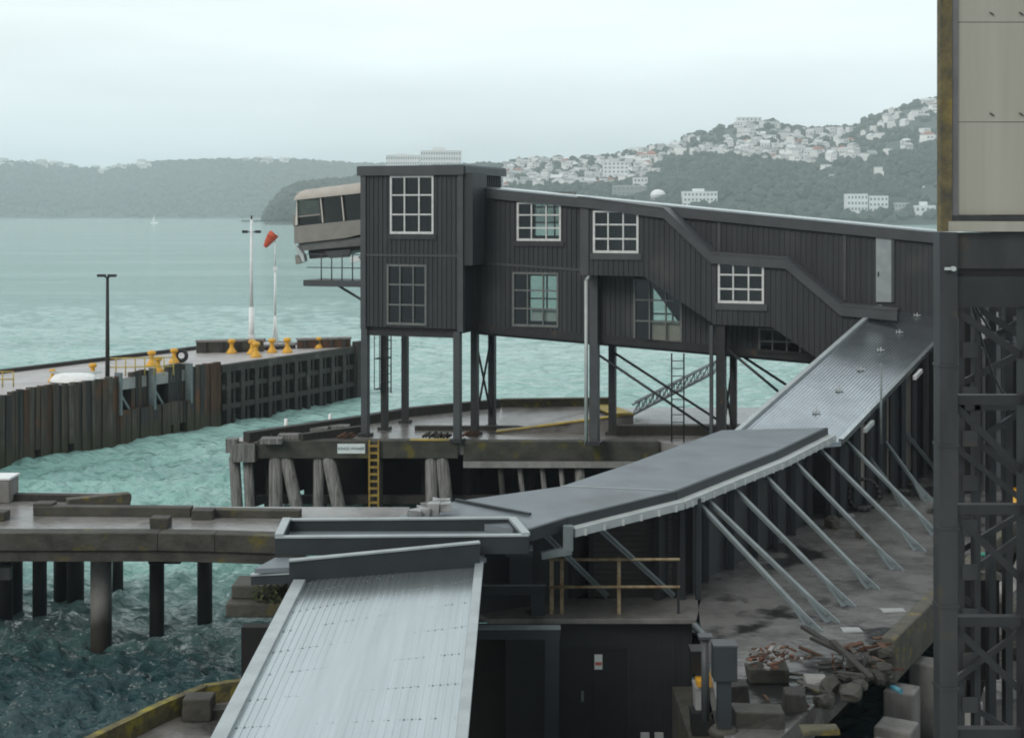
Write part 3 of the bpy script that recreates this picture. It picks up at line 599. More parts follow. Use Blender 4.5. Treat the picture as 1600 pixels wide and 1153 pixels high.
for px, py in ((447, 676), (516, 668)):
    q = G(px, py, ZD); MB().tube(q, q+Vector((0, 0, .55)), .09, .07).build('marker_peg', M_whitepole, wharf)
def pile(x, y, r, top, mt, lean=0, n=10): MB().tube((x+lean, y-abs(lean)*.15, -1.5), (x, y, top), r*1.05, r*.95, n).build('pile', mt, wharf)
for px, r, ln_, mt in ((365, .22, .25, M_timber), (386, .20, .2, M_timber), (430, .27, 0, M_timber), (446, .25, .95, M_timber), (497, .21, 0, M_timber), (512, .27, .95, M_timber), (590, .2, 0, M_timberdk), (673, .25, .1, M_timber), (690, .26, .45, M_timber), (905, .2, .2, M_timber), (845, .1, .5, M_timber), (810, .1, .5, M_timber), (780, .12, .4, M_timberdk), (875, .1, .4, M_timber)):
    pile(xl(px), YF+.15+.0*r, r, ZD-.6, mt, ln_)
for i in range(15):
    for j, yy in enumerate((55.2, 57.6)):
        x = -9.4+i*2.0+rr.uniform(-.3, .3)
        if yy < 57 or x > -6.5: MB().tube((x+rr.uniform(-.2, .2), yy, -1.5), (x, yy, ZD-.5), .2, n=8).build('pile', M_piledk, wharf)
m = MB().box(-8.6, 24, 58.2, 58.5, -1.5, ZD-.5).hexa([(-10.3, 54.6, 0.6), (-10.1, 54.5, .6), (-8.6, 58.2, .6), (-8.8, 58.4, .6), (-10.3, 54.6, ZD-.5), (-10.1, 54.5, ZD-.5), (-8.6, 58.2, ZD-.5), (-8.8, 58.4, ZD-.5)]); m.build('dark_backing', M_void, wharf)  # black wall added under the deck to darken the space behind the piles
m = MB().box(-9.8, 24, 53.9, 54.2, .9, 1.2); m.build('waling', M_timberdk, wharf)
# raised ramp block on the wharf
a = G(775, 676, ZD); t = thing('loading_ramp', 'sloping concrete ramp with worn yellow edges behind the terminal posts', 'ramp', a)
ra, rb_, rc, rd = G(775, 676, ZD+.02), P(990, 648, 55.6), P(952, 634, 58.6), P(783, 636, 59.5)
lo = lambda q: Vector((q.x, q.y, ZD-.02))
MB().hexa([lo(ra), lo(rb_), lo(rc), lo(rd), ra, rb_, rc, rd]).build('ramp_slab', M_deck2, t)
MB().beam(ra+Vector((0, .1, .03)), rb_+Vector((0, .1, .03)), .3, .05).build('edge_stripe', M_yellowline, t)
MB().beam(rb_+Vector((-.42, 0, .035)), rc+Vector((-.42, 0, .035)), .9, .05).build('edge_stripe', M_yellowline, t)
MB().hexa([(rd.x, rd.y, ZD), (rc.x, rc.y, ZD), (rc.x, rc.y+.4, ZD), (rd.x, rd.y+.4, ZD), (rd.x, rd.y, rd.z+.32), (rc.x, rc.y, rc.z+.32), (rc.x, rc.y+.4, rc.z+.32), (rd.x, rd.y+.4, rd.z+.32)]).build('back_wall', M_moss, t)
# ladder and sign on the wharf face
ld = thing('ladder', 'yellow steel ladder down the wharf face beside the white name board', 'ladder', (xl(585), YF-.22, 0))
for px in (578, 592): MB().box(xl(px)-.03, xl(px)+.03, YF-.26, YF-.18, .2, ZD+.1).build('rail', M_ladder, ld)
for i in range(12): MB().box(xl(578)+.03, xl(592)-.03, YF-.25, YF-.19, .32+i*.265, .40+i*.265).build('rung', M_ladder, ld)
sgn = thing('name_board', 'white name board with dark lettering fixed to the wharf edge beam', 'sign', (xl(549), YF-.14, ZD-.35))
MB().box(xl(528), xl(571), YF-.15, YF-.11, ZD-.42, ZD-.06).build('board', M_signw, sgn)
def text(body, size, loc, mt, parent, name='lettering'):
    c = bpy.data.curves.new(name, 'FONT'); c.body = body; c.size = size; c.align_x = 'CENTER'; c.align_y = 'CENTER'; c.extrude = .004
    tmp = bpy.data.objects.new(name, c); COL.objects.link(tmp); dg = bpy.context.evaluated_depsgraph_get(); me = bpy.data.meshes.new_from_object(tmp.evaluated_get(dg))
    bpy.data.objects.remove(tmp); o = bpy.data.objects.new(name, me); me.materials.clear(); me.materials.append(mt); COL.objects.link(o); o.parent = parent
    o.location = Vector(loc)-parent.location; o.rotation_euler = (R(90), 0, 0); return o
text('KINGS WHARF', .15, (xl(549.5), YF-.158, ZD-.24), M_ink, sgn)
# clutter on the wharf deck
for i, (px, py) in enumerate(((540, 687), (672, 686), (690, 687), (735, 684))):
    q = G(px, py, ZD); m = MB()
    for k in range(5): m.tube(q+Vector((k*.12-.3, rr.uniform(-.1, .1), .08)), q+Vector((k*.12-.1, rr.uniform(-.1, .1), .2+.08*(k % 2))), .06, n=6)
    tag(m.build('rope_heap', M_rustplank if i in (0, 3) else M_timberdk), ['heap of brown rope left of the tower corner post', 'left heap of dark chain near the yellow deck edge', 'right heap of dark chain near the yellow deck edge', 'brown rope heap at the foot of the middle tower post'][i], 'rope')
# freestanding steel ladder and gangway
q = G(1059, 690, ZD); t = thing('ladder', 'slim steel ladder rising from the wharf under the terminal floor', 'ladder', q)
for s in (-1, 1): MB().tube((s*.23, 0, 0), (s*.23, 0, 138/F*q.y), .03, n=6).build('rail', M_steel, t, local=True)
for i in range(11): z = .15+i*.29; MB().tube((-.23, 0, z), (.23, 0, z), .018, n=6).build('rung', M_steel, t, local=True)
a, b_ = P(988, 648, 59), P(1116, 582, 62.5); t = thing('gangway', 'grey lattice gangway sloping up behind the terminal posts', 'gangway', a)
up = Vector((0, 0, .42)); sdv = Vector((.2, .9, 0))
for k, sv in enumerate((Vector((0, 0, 0)), sdv)):
    MB().beam(a+sv, b_+sv, .07, .1).build('bottom_chord', M_brace, t); MB().beam(a+sv+up, b_+sv+up, .06, .06).build('handrail', M_brace, t)
    m = MB()
    for i in range(12):
        q0 = a.lerp(b_, i/12)+sv; q1 = a.lerp(b_, (i+1)/12)+sv; m.beam(q0, q1+up, .03, .03); m.beam(q1, q1+up, .03, .03)
    m.build('lattice', M_brace, t)
MB().hexa([a+Vector((0, 0, .0)), b_, b_+sdv, a+sdv, a+Vector((0, 0, .05)), b_+Vector((0, 0, .05)), b_+sdv+Vector((0, 0, .05)), a+sdv+Vector((0, 0, .05))]).build('tread', M_brace, t)

# ================================================================ TERMINAL BUILDING (local frame: u along the front, v away, z up)
TH = R(20); c_, s_ = math.cos(TH), math.sin(TH); X0, Y0 = (722-CX)/F*53, 53.0
TB = thing('terminal_building', 'dark ribbed ferry terminal on steel posts with a tower and stepped stair gallery', 'building', (X0, Y0, 0), -TH)
def FA(px, py, v=0):
    dx = (px-CX)/F; Y = (X0*s_+Y0*c_+v)/(dx*s_+c_); X = dx*Y
    return ((X-X0)*c_-(Y-Y0)*s_, H-(py-HZ)/F*Y)
def v_at(px, u): dx = (px-CX)/F; return (dx*(Y0-u*s_)-X0-u*c_)/(s_-dx*c_)
def loc2w(u, v, z): return Vector((X0+u*c_+v*s_, Y0-u*s_+v*c_, z))
def wall(mb, poly, holes, v0, v1, ribs=True, step=.19, rw=.045, rd_=.035):
    us = sorted(set([p[0] for p in poly]+[h[k] for h in holes for k in (0, 1)]))
    u0, u1 = min(p[0] for p in poly), max(p[0] for p in poly); us = [u for u in us if u0 <= u <= u1]
    def spans(u):
        zs = []
        for (a, za), (b, zb) in zip(poly, poly[1:]+poly[:1]):
            if abs(a-b) > 1e-6 and min(a, b) <= u < max(a, b): zs.append(za+(zb-za)*(u-a)/(b-a))
        zs.sort(); return list(zip(zs[::2], zs[1::2]))
    def cut(sp, u):
        for h in holes:
            if h[0] < u < h[1]:
                o = []
                for a, b in sp:
                    if h[2] > a: o.append((a, min(b, h[2])))
                    if h[3] < b: o.append((max(a, h[3]), b))
                sp = [x for x in o if x[1]-x[0] > .01]
        return sp
    for ua, ub in zip(us, us[1:]):
        if ub-ua < 1e-3: continue
        e = (ub-ua)*1e-3; A_, B_ = cut(spans(ua+e), ua+e), cut(spans(ub-e), ub-e)
        for (a0, a1), (b0, b1) in zip(A_, B_):
            mb.hexa([(ua, v0, a0), (ub, v0, b0), (ub, v1, b0), (ua, v1, a0), (ua, v0, a1), (ub, v0, b1), (ub, v1, b1), (ua, v1, a1)])
    if ribs:
        u = u0+.06
        while u < u1-.03:
            for a, b in cut(spans(u), u):
                if b-a > .05: mb.hexa([(u-rw/2, v0-rd_, a+.004), (u+rw/2, v0-rd_, a+.004), (u+rw/2, v0+.01, a+.004), (u-rw/2, v0+.01, a+.004), (u-rw/2, v0-rd_, b-.004), (u+rw/2, v0-rd_, b-.004), (u+rw/2, v0+.01, b-.004), (u-rw/2, v0+.01, b-.004)])
            u += step
    return mb
def rect(px0, px1, py0, py1, v):
    ua, zt = FA(px0, py0, v); ub, zb = FA(px1, py1, v); return (ua, ub, zb, zt)
def window(h, v, fm, gm=M_glass, nx=3, nz=3, fw=.075, mw=.05, name='window'):
    u0, u1, z0, z1 = h; b = MB(); y0, y1 = v-.05, v+.06
    b.box(u0, u0+fw, y0, y1, z0, z1).box(u1-fw, u1, y0, y1, z0, z1).box(u0+fw, u1-fw, y0, y1, z0, z0+fw*1.2).box(u0+fw, u1-fw, y0, y1, z1-fw, z1)
    for i in range(1, nx): u = u0+(u1-u0)*i/nx; b.box(u-mw/2, u+mw/2, y0+.005, y1-.01, z0+fw, z1-fw)
    for j in range(1, nz):
        z = z0+(z1-z0)*j/nz
        for i in range(nx):
            ua = u0+(u1-u0)*i/nx+(mw/2 if i else fw); ub = u0+(u1-u0)*(i+1)/nx-(mw/2 if i < nx-1 else fw)
            b.box(ua, ub, y0+.01, y1-.015, z-mw*.55, z+mw*.55)
    o = b.build(name, fm, TB, local=True)
    g = MB(); g.box(u0+.02, u1-.02, v+.025, v+.035, z0+.02, z1-.02); g.build('pane', gm, o, local=True); return o
def strip(mb, top, h, va, vb, mi=0):
    for (ua, za), (ub, zb) in zip(top, top[1:]):
        mb.hexa([(ua, va, za-h), (ub, va, zb-h), (ub, vb, zb-h), (ua, vb, za-h), (ua, va, za), (ub, va, zb), (ub, vb, zb), (ua, vb, za)])
    return mb
# --- tower
uL, zT = FA(567, 262); _, zB = FA(640, 512); zB = zB; uR = 0.0; TD = 4.2
hu = rect(610, 678, 275, 366, 0); hl_ = rect(605, 667, 413, 509, 0)
mb = wall(MB(), [(uL, zB), (uR, zB), (uR, zT), (uL, zT)], [hu, hl_], 0, .14); mb.build('front_wall', M_clad, TB, local=True)
window(hu, 0, M_white); window(hl_, 0, M_greyframe)
m = MB().box(uL, uL+.12, .14, TD, zB, zT); m.build('left_wall', M_clad, TB, local=True)
m = MB().box(-.12, 0, .14, TD, zB, zT)
for i in range(20): m.box(-.01, .035, .25+i*.2, .30+i*.2, zB, zT-.004)
m.build('side_wall', M_clad, TB, local=True)
zC = FA(735, 414, .5)[1]
m = MB().box(.002, .42, .02, 1.45, zC, zT-.25); m.build('side_bay', M_clad, TB, local=True)
hb = [rect(628, 660, 290, 340, TD), rect(612, 660, 430, 490, TD)]
mb = wall(MB(), [(uL+.12, zB), (-.12, zB), (-.12, zT), (uL+.12, zT)], [], TD-.14, TD, False); mb.build('rear_wall', M_clad, TB, local=True)
m = MB().box(uL, uR, 0.14, TD, zB-.16, zB-.002); m.build('floor', M_steel, TB, local=True)
zmid = FA(640, 400)[1]; m = MB().box(uL+.12, -.12, .14, TD-.14, zmid-.1, zmid+.1); m.build('middle_floor', M_steel, TB, local=True)
uo = FA(560, 262)[0]
m = MB().box(uo, .10, -.14, .0, zT-.32, zT+.04).box(.002, .14, .002, TD+.25, zT-.28, zT+.0).box(uo, uL, .002, TD+.25, zT-.32, zT+.0); m.build('roof_fascia', M_trim, TB, local=True)
m = MB().box(uo+.02, .12, .0, TD+.22, zT+.002, zT+.06); m.build('roof', M_roofdark, TB, local=True)
m = MB().box(uL-.07, uL+.15, -.075, .14, zB-.1, zT-.33).box(-.16, .06, -.075, .14, zB-.1, zT-.33); m.build('corner_trim', M_trim, TB, local=True)
# --- long volume behind
VM, VB = 1.5, 4.6
top = [FA(722, 296, VM), FA(1500, 372, VM)]; bot = [FA(1500, 582, VM), FA(725, 514, VM)]
W1 = rect(808, 877, 316, 377, VM); WL = rect(801, 873, 425, 512, VM); WR = rect(990, 1066, 436, 536, VM); WD = rect(1185, 1252, 512, 556, VM)
mb = wall(MB(), [(bot[1][0], bot[1][1]), (bot[0][0], bot[0][1]), (top[1][0], top[1][1]), (top[0][0], top[0][1])], [W1, WL, WR, WD], VM, VM+.14); mb.build('long_wall', M_clad, TB, local=True)
window(W1, VM, M_white); window(WL, VM, M_greyframe); window(WR, VM, M_greyframe, nz=3); window(WD, VM, M_greyframe, nz=2)
for hh, f0, mt_ in ((WL, .38, M_signw), (WR, .36, M_beige2)):   # pale boards added behind the lower panes to stand in for outdoor brightness
    du = hh[1]-hh[0]; dz_ = hh[3]-hh[2]; MB().box(hh[0]+du*f0, hh[1]-.1, VM+.16, VM+.2, hh[2]+.22*(mt_ is M_signw), hh[2]+dz_*.31).build('daylight_board', mt_, TB, local=True)
# windows of the rear wall, seen through the front ones
B1 = rect(834, 900, 300, 372, VB); BL = rect(826, 884, 428, 506, VB); BR = rect(1018, 1085, 446, 536, VB)
topb = [FA(722, 300, VB), FA(1500, 368, VB)]; botb = [FA(1500, 574, VB), FA(725, 506, VB)]
mb = wall(MB(), [botb[1], botb[0], topb[1], topb[0]], [B1, BL, BR], VB, VB+.14, False); mb.build('rear_wall', M_clad, TB, local=True)
window(B1, VB, M_greyframe, nx=2, nz=3); window(BL, VB, M_greyframe, nx=2, nz=2); window(BR, VB, M_greyframe, nx=2, nz=2)
zt_at = lambda u: top[0][1]+(top[1][1]-top[0][1])*(u-top[0][0])/(top[1][0]-top[0][0])
zb_at = lambda u: bot[1][1]+(bot[0][1]-bot[1][1])*(u-bot[1][0])/(bot[0][0]-bot[1][0])
uE = top[1][0]
m = MB(); strip(m, [(.0, zb_at(0)+.02), (uE, zb_at(uE)+.02)], .2, VM+.142, VB); m.build('floor', M_steel, TB, local=True)
m = MB(); zmf = lambda u: zb_at(u)+2.55
strip(m, [(.0, zmf(0)), (uE, zmf(uE))], .18, VM+.142, VB); m.build('middle_floor', M_steel, TB, local=True)
u36 = FA(745, 292, VM)[0]
m = MB(); strip(m, [(0.14, zt_at(0)+.10), (uE, zt_at(uE)+.10)], .36, VM-.14, VM-.002); m.build('roof_fascia', M_trim, TB, local=True)
m = MB(); strip(m, [(0.14, zt_at(0)+.16), (uE, zt_at(uE)+.16)], .06, VM-.16, VB+.3); m.build('roof', M_metal, TB, local=True)
m = MB(); strip(m, [(.0, zb_at(0)+.22), (uE, zb_at(uE)+.22)], .3, VM-.05, VM-.002); m.build('bottom_trim', M_steel, TB, local=True)
for px in (1320, 1124):
    u, z = FA(px, 350, VM); m = MB().box(u-.05, u+.05, VM-.06, VM-.037, FA(px, 470 if px == 1320 else 400, VM)[1], zt_at(u)-.26); m.build('wall_trim', M_trim, TB, local=True)
h = rect(1369, 1393, 366, 472, VM); m = MB().box(h[0], h[1], VM-.07, VM-.04, h[2], h[3]); dr = m.build('door', M_bluetrim, TB, local=True)
m = MB().box(h[0]+.06, h[0]+.10, VM-.11, VM-.07, h[2]+.9, h[2]+1.05); m.build('handle', M_steel, dr, local=True)
m = MB().box(h[1], h[1]+.1, VM-.09, VM-.04, h[2], h[3]); m.build('door_trim', M_trim, TB, local=True)
# --- stair gallery in front
VG = .25
out = [(908, 318), (1036, 338), (1110, 408), (1226, 416), (1312, 490), (1400, 498), (1400, 600), (1281, 563), (1206, 511), (1116, 507), (1006, 432), (910, 430)]
pg = [FA(x, y, VG) for x, y in out]
W2 = rect(927, 998, 329, 396, VG); W3 = rect(1122, 1194, 407, 475, VG)
pgz = list(pg)
mb = wall(MB(), pgz, [W2, W3], VG, VG+.12); mb.build('gallery_wall', M_clad, TB, local=True)
window(W2, VG, M_white); window(W3, VG, M_white)
sb_ = MB()
for (a, za), (b, zb) in zip(pg[7:], pg[8:]):
    sb_.hexa([(b, VG+.12, zb), (a, VG+.12, za), (a, VM, za), (b, VM, zb), (b, VG+.12, zb+.1), (a, VG+.12, za+.1), (a, VM, za+.1), (b, VM, zb+.1)])
sb_.build('gallery_soffit', M_steel, TB, local=True)
m = MB().box(pg[0][0], pg[0][0]+.12, VG+.12, VM, pg[-1][1], pg[0][1]); m.build('gallery_end_wall', M_clad, TB, local=True)
ft = [FA(x, y, VG) for x, y in ((904, 309), (1038, 327), (1112, 397), (1228, 405), (1314, 478), (1402, 486))]
m = MB(); strip(m, ft, .33, VG-.14, VG-.036); m.build('gallery_fascia', M_trim, TB, local=True)
m = MB(); strip(m, [(u, z+.055) for u, z in ft], .05, VG-.16, VM-.16); m.build('gallery_roof', M_trim, TB, local=True)
m = MB(); u = pg[0][0]; m.box(u-.02, u+.3, VG-.05, VG-.036, pg[-1][1], pg[0][1]-.1)
m.build('corner_trim', M_trim, TB, local=True)
for hh in (W2, W3): m = MB().box(hh[0]-.1, hh[1]+.12, VG-.07, VG-.036, hh[2]-.24, hh[2]-.003); m.build('sill', M_trim, TB, local=True)
for hh, vv in ((hu, 0), (W1, VM)): m = MB().box(hh[0]-.1, hh[1]+.12, vv-.07, vv-.036, hh[2]-.2, hh[2]-.003); m.build('sill', M_clad, TB, local=True)
m = MB(); strip(m, [(.43, zmf(.43)+.1), (pg[0][0]-.03, zmf(pg[0][0])+.1)], .09, VM-.05, VM-.037); m.build('storey_flashing', M_trim, TB, local=True)
m = MB().box(uL+.16, -.17, -.05, -.037, zmid-.02, zmid+.06); m.build('storey_flashing', M_trim, TB, local=True)
# --- posts: (front column px, v) rows
def post(px, v, zt, w=.24, mt=M_steel, name='post'):
    u = FA(px, 500, v)[0]; MB().box(u-w/2, u+w/2, v-w/2, v+w/2, ZD-.02, zt).build(name, mt, TB, local=True)
    MB().box(u-w*.9, u+w*.9, v-w*.9, v+w*.9, ZD-.01, ZD+.12).build('post_foot', M_steel, TB, local=True); return u
u = post(571, .06, zB-.1, .26, M_trim); 
for px in (601, 633):
    post(px, v_at(px, u), zB-.16)
u2 = post(715, .06, zB-.1, .26, M_trim); u2a = u2
for px in (742, 769): post(px, v_at(px, u2), zB-.16, .26)
va, vb = v_at(742, u2), v_at(769, u2)
for z0, z1 in ((ZD+.3, zB-.4), (zB-.4, ZD+.3)): MB().tube((u2, va, z0), (u2, vb, z1), .045).build('cross_brace', M_steel, TB, local=True)
m = MB().box(u-.1, u2+.1, .0, .2, zB-.34, zB-.162); m.build('floor_beam', M_steel, TB, local=True)
u3 = post(929, 1.28, FA(929, 431, VG)[1], .32, M_trim); MB().tube((u3-.27, 1.1, ZD), (u3-.27, 1.1, FA(918, 440, VG)[1]), .07).tube((u3-.27, 1.1, FA(918, 440, VG)[1]), (u3-.1, 1.1, FA(918, 432, VG)[1]), .07).build('downpipe', M_gutter, TB, local=True)
v3 = v_at(957, u3); post(957, v3, zb_at(u3), .26)
u4 = post(1127, VG+.25, FA(1127, 508, VG)[1], .32); v4 = v_at(1146, u4); post(1146, v4, zb_at(u4), .24)
MB().box(u4-.36, u4-.24, VG-.08, VG+.04, ZD, FA(1115, 508, VG)[1]).build('post', M_trim, TB, local=True)
MB().tube((u4, VG+.3, ZD+.4), (u4, v4, zb_at(u4)-.3), .045).tube((u4, v4, ZD+.4), (u4, VG+.3, zb_at(u4)-.3), .045).build('cross_brace', M_steel, TB, local=True)
def rod(p0, v0, p1, v1):
    a = FA(*p0, v0); b = FA(*p1, v1); MB().tube((a[0], v0, a[1]), (b[0], v1, b[1]), .05, n=8).build('tie_rod', M_steel, TB, local=True)
rod((936, 555), VG+.2, (1112, 674), VG+.2); rod((961, 552), v3, (1140, 668), v3)
rod((1136, 545), VG+.3, (1232, 625), VG+.3); rod((1150, 550), v4, (1245, 612), v4)
# cage ladder between tower posts
t = thing('cage_ladder', 'slim caged ladder hanging beside the middle post under the tower', 'ladder', loc2w(-3.9, 1.6, ZD), -TH)
for x in (-.22, .22): MB().tube((x, 0, 1.5), (x, 0, 4.6), .025, n=6).build('rail', M_steel, t, local=True)
m = MB()
for i in range(9): m.tube((-.22, 0, 1.6+i*.33), (.22, 0, 1.6+i*.33), .018, n=6)
m.build('rungs', M_steel, t, local=True)
m = MB()
for z in (1.7, 2.9, 3.9):
    m.tube((-.22, 0, z), (-.22, -.6, z), .02, n=6).tube((-.22, -.6, z), (.22, -.6, z), .02, n=6).tube((.22, -.6, z), (.22, 0, z), .02, n=6)
for x in (-.22, 0, .22): m.tube((x, -.6, 1.7), (x, -.6, 3.9), .018, n=6)
m.build('cage', M_steel, t, local=True)
# --- service platform left of tower
pu0 = FA(487, 440, 1.0)[0]; pz = FA(520, 437, 1.0)[1]
t = thing('service_platform', 'small grey service platform with railing jutting from the tower below the boarding gangway', 'platform', loc2w(uL, 1.0, pz), -TH)
w_ = uL-pu0
MB().box(-w_, -.01, -.7, .9, -.24, 0).build('deck', M_trim, t, local=True)
for i in range(5): x = -w_*.72+i*w_*.165; MB().tube((x, -.65, 0), (x, -.65, 1.05), .025, n=6).build('post', M_trim, t, local=True)
for z in (.5, 1.02): MB().tube((-w_*.95, -.65, z), (-.02, -.65, z), .02, n=6).build('rail', M_trim, t, local=True)
MB().beam((-w_*.5, -.3, -.24), (-.02, -.3, -.95), .08, .08).build('brace', M_steel, t, local=True)
# --- boarding gangway
vg = 1.2
A0, A1 = FA(466, 297, vg), FA(568, 284, vg)
t = thing('boarding_gangway', 'beige boarding gangway with big tinted windows sticking out of the tower left side', 'gangway', loc2w(uL, vg, 0), -TH)
gz = lambda px, py: (FA(px, py, vg)[0]-uL, FA(px, py, vg)[1])
def gp(mb, pts, v0, v1, mi=0): mb.prism([(gz(*p)[0], v0, gz(*p)[1]) for p in pts], (0, v1-v0, 0), mi); return mb
DG = 2.2
rp_ = [(461, 312), (463, 305), (467, 300), (474, 297), (566, 285), (566, 302), (476, 309.5), (467, 313)]
def inset(pts, k): cx_ = 514; return [(x, y+k) for x, y in pts]
gp(MB(), rp_, .10, DG).build('roof', M_beige, t, local=True)
m = MB(); tp_ = [(461, 310), (463, 304), (467, 300), (474, 297), (566, 285)]; lo_p = [(461, 313), (463, 313), (467, 312.6), (474, 312), (566, 302)]
for k in range(6):                                   # eave rolled over towards the windows
    f0, f1 = k/6*math.pi/2, (k+1)/6*math.pi/2
    for e in range(4):
        def pt(i_, f): X_, z0_ = gz(*tp_[i_]); _, z1_ = gz(*lo_p[i_]); return (X_, .10-.22*math.sin(f), z1_+(z0_-z1_)*math.cos(f))
        m.face([pt(e, f0), pt(e+1, f0), pt(e+1, f1), pt(e, f1)], 0, True)
m.build('rolled_eave', M_beige, t, local=True)
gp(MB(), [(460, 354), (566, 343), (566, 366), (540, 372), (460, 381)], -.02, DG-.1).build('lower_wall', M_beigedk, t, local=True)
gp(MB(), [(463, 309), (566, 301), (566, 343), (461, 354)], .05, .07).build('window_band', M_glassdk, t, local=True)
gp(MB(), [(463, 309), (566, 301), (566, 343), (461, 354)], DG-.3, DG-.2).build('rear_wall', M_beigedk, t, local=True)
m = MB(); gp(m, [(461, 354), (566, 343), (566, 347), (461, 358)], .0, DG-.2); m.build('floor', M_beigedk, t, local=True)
for a, b_ in ((464, 465.6), (500.5, 502), (533.5, 535)):
    sl = 4; gp(MB(), [(a-1+ (0 if a > 470 else 2), 296 if a > 470 else 301), (b_-1, 296 if a > 470 else 300), (b_+sl*(a > 470), 352-(a-460)*.1), (a+sl*(a > 470)-(2 if a < 470 else 0), 353-(a-460)*.1)], -.05, .04).build('window_bar', M_beigelt, t, local=True)
gp(MB(), [(461, 338), (500, 334), (500, 336.5), (461, 340.5)], .0, .045).build('inner_rail', M_beigedk, t, local=True)
gp(MB(), [(459, 336), (462.5, 336), (462.5, 354), (459, 354)], -.05, DG-.2).build('end_lip', M_beigedk, t, local=True)
gp(MB(), [(464, 381), (540, 373), (566, 370), (566, 384), (470, 392)], .1, DG-.2).build('undercarriage', M_under, t, local=True)
gp(MB(), [(476, 392), (548, 385), (548, 392), (510, 402), (478, 405)], .3, DG-.4).build('machinery_box', M_steel, t, local=True)
gp(MB(), [(505, 393), (545, 390), (542, 402), (512, 404)], .15, .28).build('machinery_panel', M_trim, t, local=True)
gp(MB(), [(460, 384), (464, 384), (475, 398), (477, 408), (473, 410), (470, 402)], -.05, .2).build('fender_arm', M_gutter, t, local=True)
gp(MB(), [(461, 398), (466, 399), (471, 410), (462, 413)], .0, .3).build('fender_pad', M_beigedk, t, local=True)
gp(MB(), [(543, 402), (556, 401), (560, 408), (545, 410)], .2, .6).build('white_box', M_whitepole, t, local=True)

# ================================================================ QUAY, RIGHT SIDE
QE = [(3.35, 21.3), (9.75, 32.3), (15.0, 41.5), (26.5, 61.5)]
Q = QE+[(24, 53.25), (8.0, 53.25)][:0]+[(24, 62), (16, 53.2), (3.5, 41), (-2.4, 35), (-2.4, 31.55), (4.15, 31.55), (3.95, 29.5)]
m = MB().prism([(x, y, ZD-.55) for x, y in Q], (0, 0, .55)); q_ = m.build('quay_ground', M_deck); tag(q_, 'wet cracked concrete quay under the sloping braces', 'quay', kind='structure')
e0, e1 = Vector((3.35, 21.3, 0)), Vector((26.5, 61.5, 0)); dq = Vector((.502, .865, 0)); nq = Vector((.865, -.502, 0))
t = thing('quay_edge', 'thick mossy concrete edge of the braced quay above dark piles', 'quay edge', (9.75, 32.3, 0))
def qp(s, o, z): q = Vector((9.75, 32.3, 0))+dq*s+nq*o; return Vector((q.x, q.y, z))
def qbox(m, s0, s1, o0, o1, z0, z1): return m.hexa([qp(s0, o0, z0), qp(s0, o1, z0), qp(s1, o1, z0), qp(s1, o0, z0), qp(s0, o0, z1), qp(s0, o1, z1), qp(s1, o1, z1), qp(s1, o0, z1)])
qbox(MB(), -4.6, 30, -.02, .28, ZD-.8, ZD+.10).build('edge_beam', M_edge, t, bevel=.04)
qbox(MB(), -6.0, 30, -2.6, -2.3, -1, ZD-.55).build('dark_backing', M_void, t)
for s in (-4.6, -2.6, -.4, 2.4, 5.6, 9, 13): qbox(MB(), s, s+.62, .02, .62, -1.5, ZD-.96).build('pile', M_concpale, t, bevel=.04)
for s, o_ in ((-6.3, .3), (-7.6, .5), (-5.4, 1.3)): qbox(MB(), s, s+.7, o_, o_+.7, -1.5, 2.2+.3*o_).build('broken_pile', M_concpale, t, bevel=.05)
# ---- walkway plan
z2 = (6.0, 5.97, 5.88, 5.80, 5.70)
RL = [G(x, y, z) for (x, y), z in zip(((1128, 672), (982, 725), (876, 760), (712, 783), (636, 800)), z2)]
RR = [G(x, y, z) for (x, y), z in zip(((1289, 668), (1210, 706), (1052, 767), (882, 808), (818, 828)), z2)]
def slab(m, L, R_, th, mi=0, dz=0):
    dzv = Vector((0, 0, dz))
    for a, b_, c, d in zip(L, R_, R_[1:], L[1:]):
        m.hexa([q+dzv-Vector((0, 0, th)) for q in (a, b_, c, d)]+[q+dzv for q in (a, b_, c, d)], mi)
    return m
def ribs(m, a, b_, c, d, n, w, h, mi=0, t0=0, t1=1):   # a-b near/left edge line, d-c far; ribs run a->d
    for i in range(1, n):
        f = i/n; q0 = a.lerp(b_, f); q1 = d.lerp(c, f); e0_, e1_ = q0.lerp(q1, t0), q0.lerp(q1, t1)
        m.beam(e0_+Vector((0, 0, h/2)), e1_+Vector((0, 0, h/2)), w, h, mi)
    return m
WK2 = thing('covered_walkway', 'middle covered walkway with bent dark membrane roof and pale gutter on sloping braces', 'walkway', (5, 34, ZD))
m = MB(); slab(m, RL, RR, .14); m.build('roof', M_roofdark, WK2)
m = MB()
for a, b_ in zip(RR, RR[1:]): d = (b_-a).normalized(); n_ = Vector((-d.y, d.x, 0)); m.beam(a+n_*.05-Vector((0, 0, .12)), b_+n_*.05-Vector((0, 0, .12)), .08, .24)
m.build('roof_fascia', M_slate, WK2)
m = MB()
gut = [q.copy() for q in RR[:4]]
for a, b_ in zip(gut, gut[1:]): d = (b_-a).normalized(); n_ = Vector((-d.y, d.x, 0)); m.beam(a+n_*.2-Vector((0, 0, .27)), b_+n_*.2-Vector((0, 0, .27)), .24, .17)
gu = m.build('gutter', M_gutter, WK2)
m = MB()
for a, b_ in zip(gut, gut[1:]):
    d = (b_-a).normalized(); n_ = Vector((-d.y, d.x, 0)); k = int((b_-a).length/.55)
    for i in range(k): q = a.lerp(b_, (i+.5)/k)+n_*.32-Vector((0, 0, .29)); MB().box(q.x-.03, q.x+.03, q.y-.03, q.y+.03, q.z-.07, q.z+.05).build('bracket', M_gutter, gu)
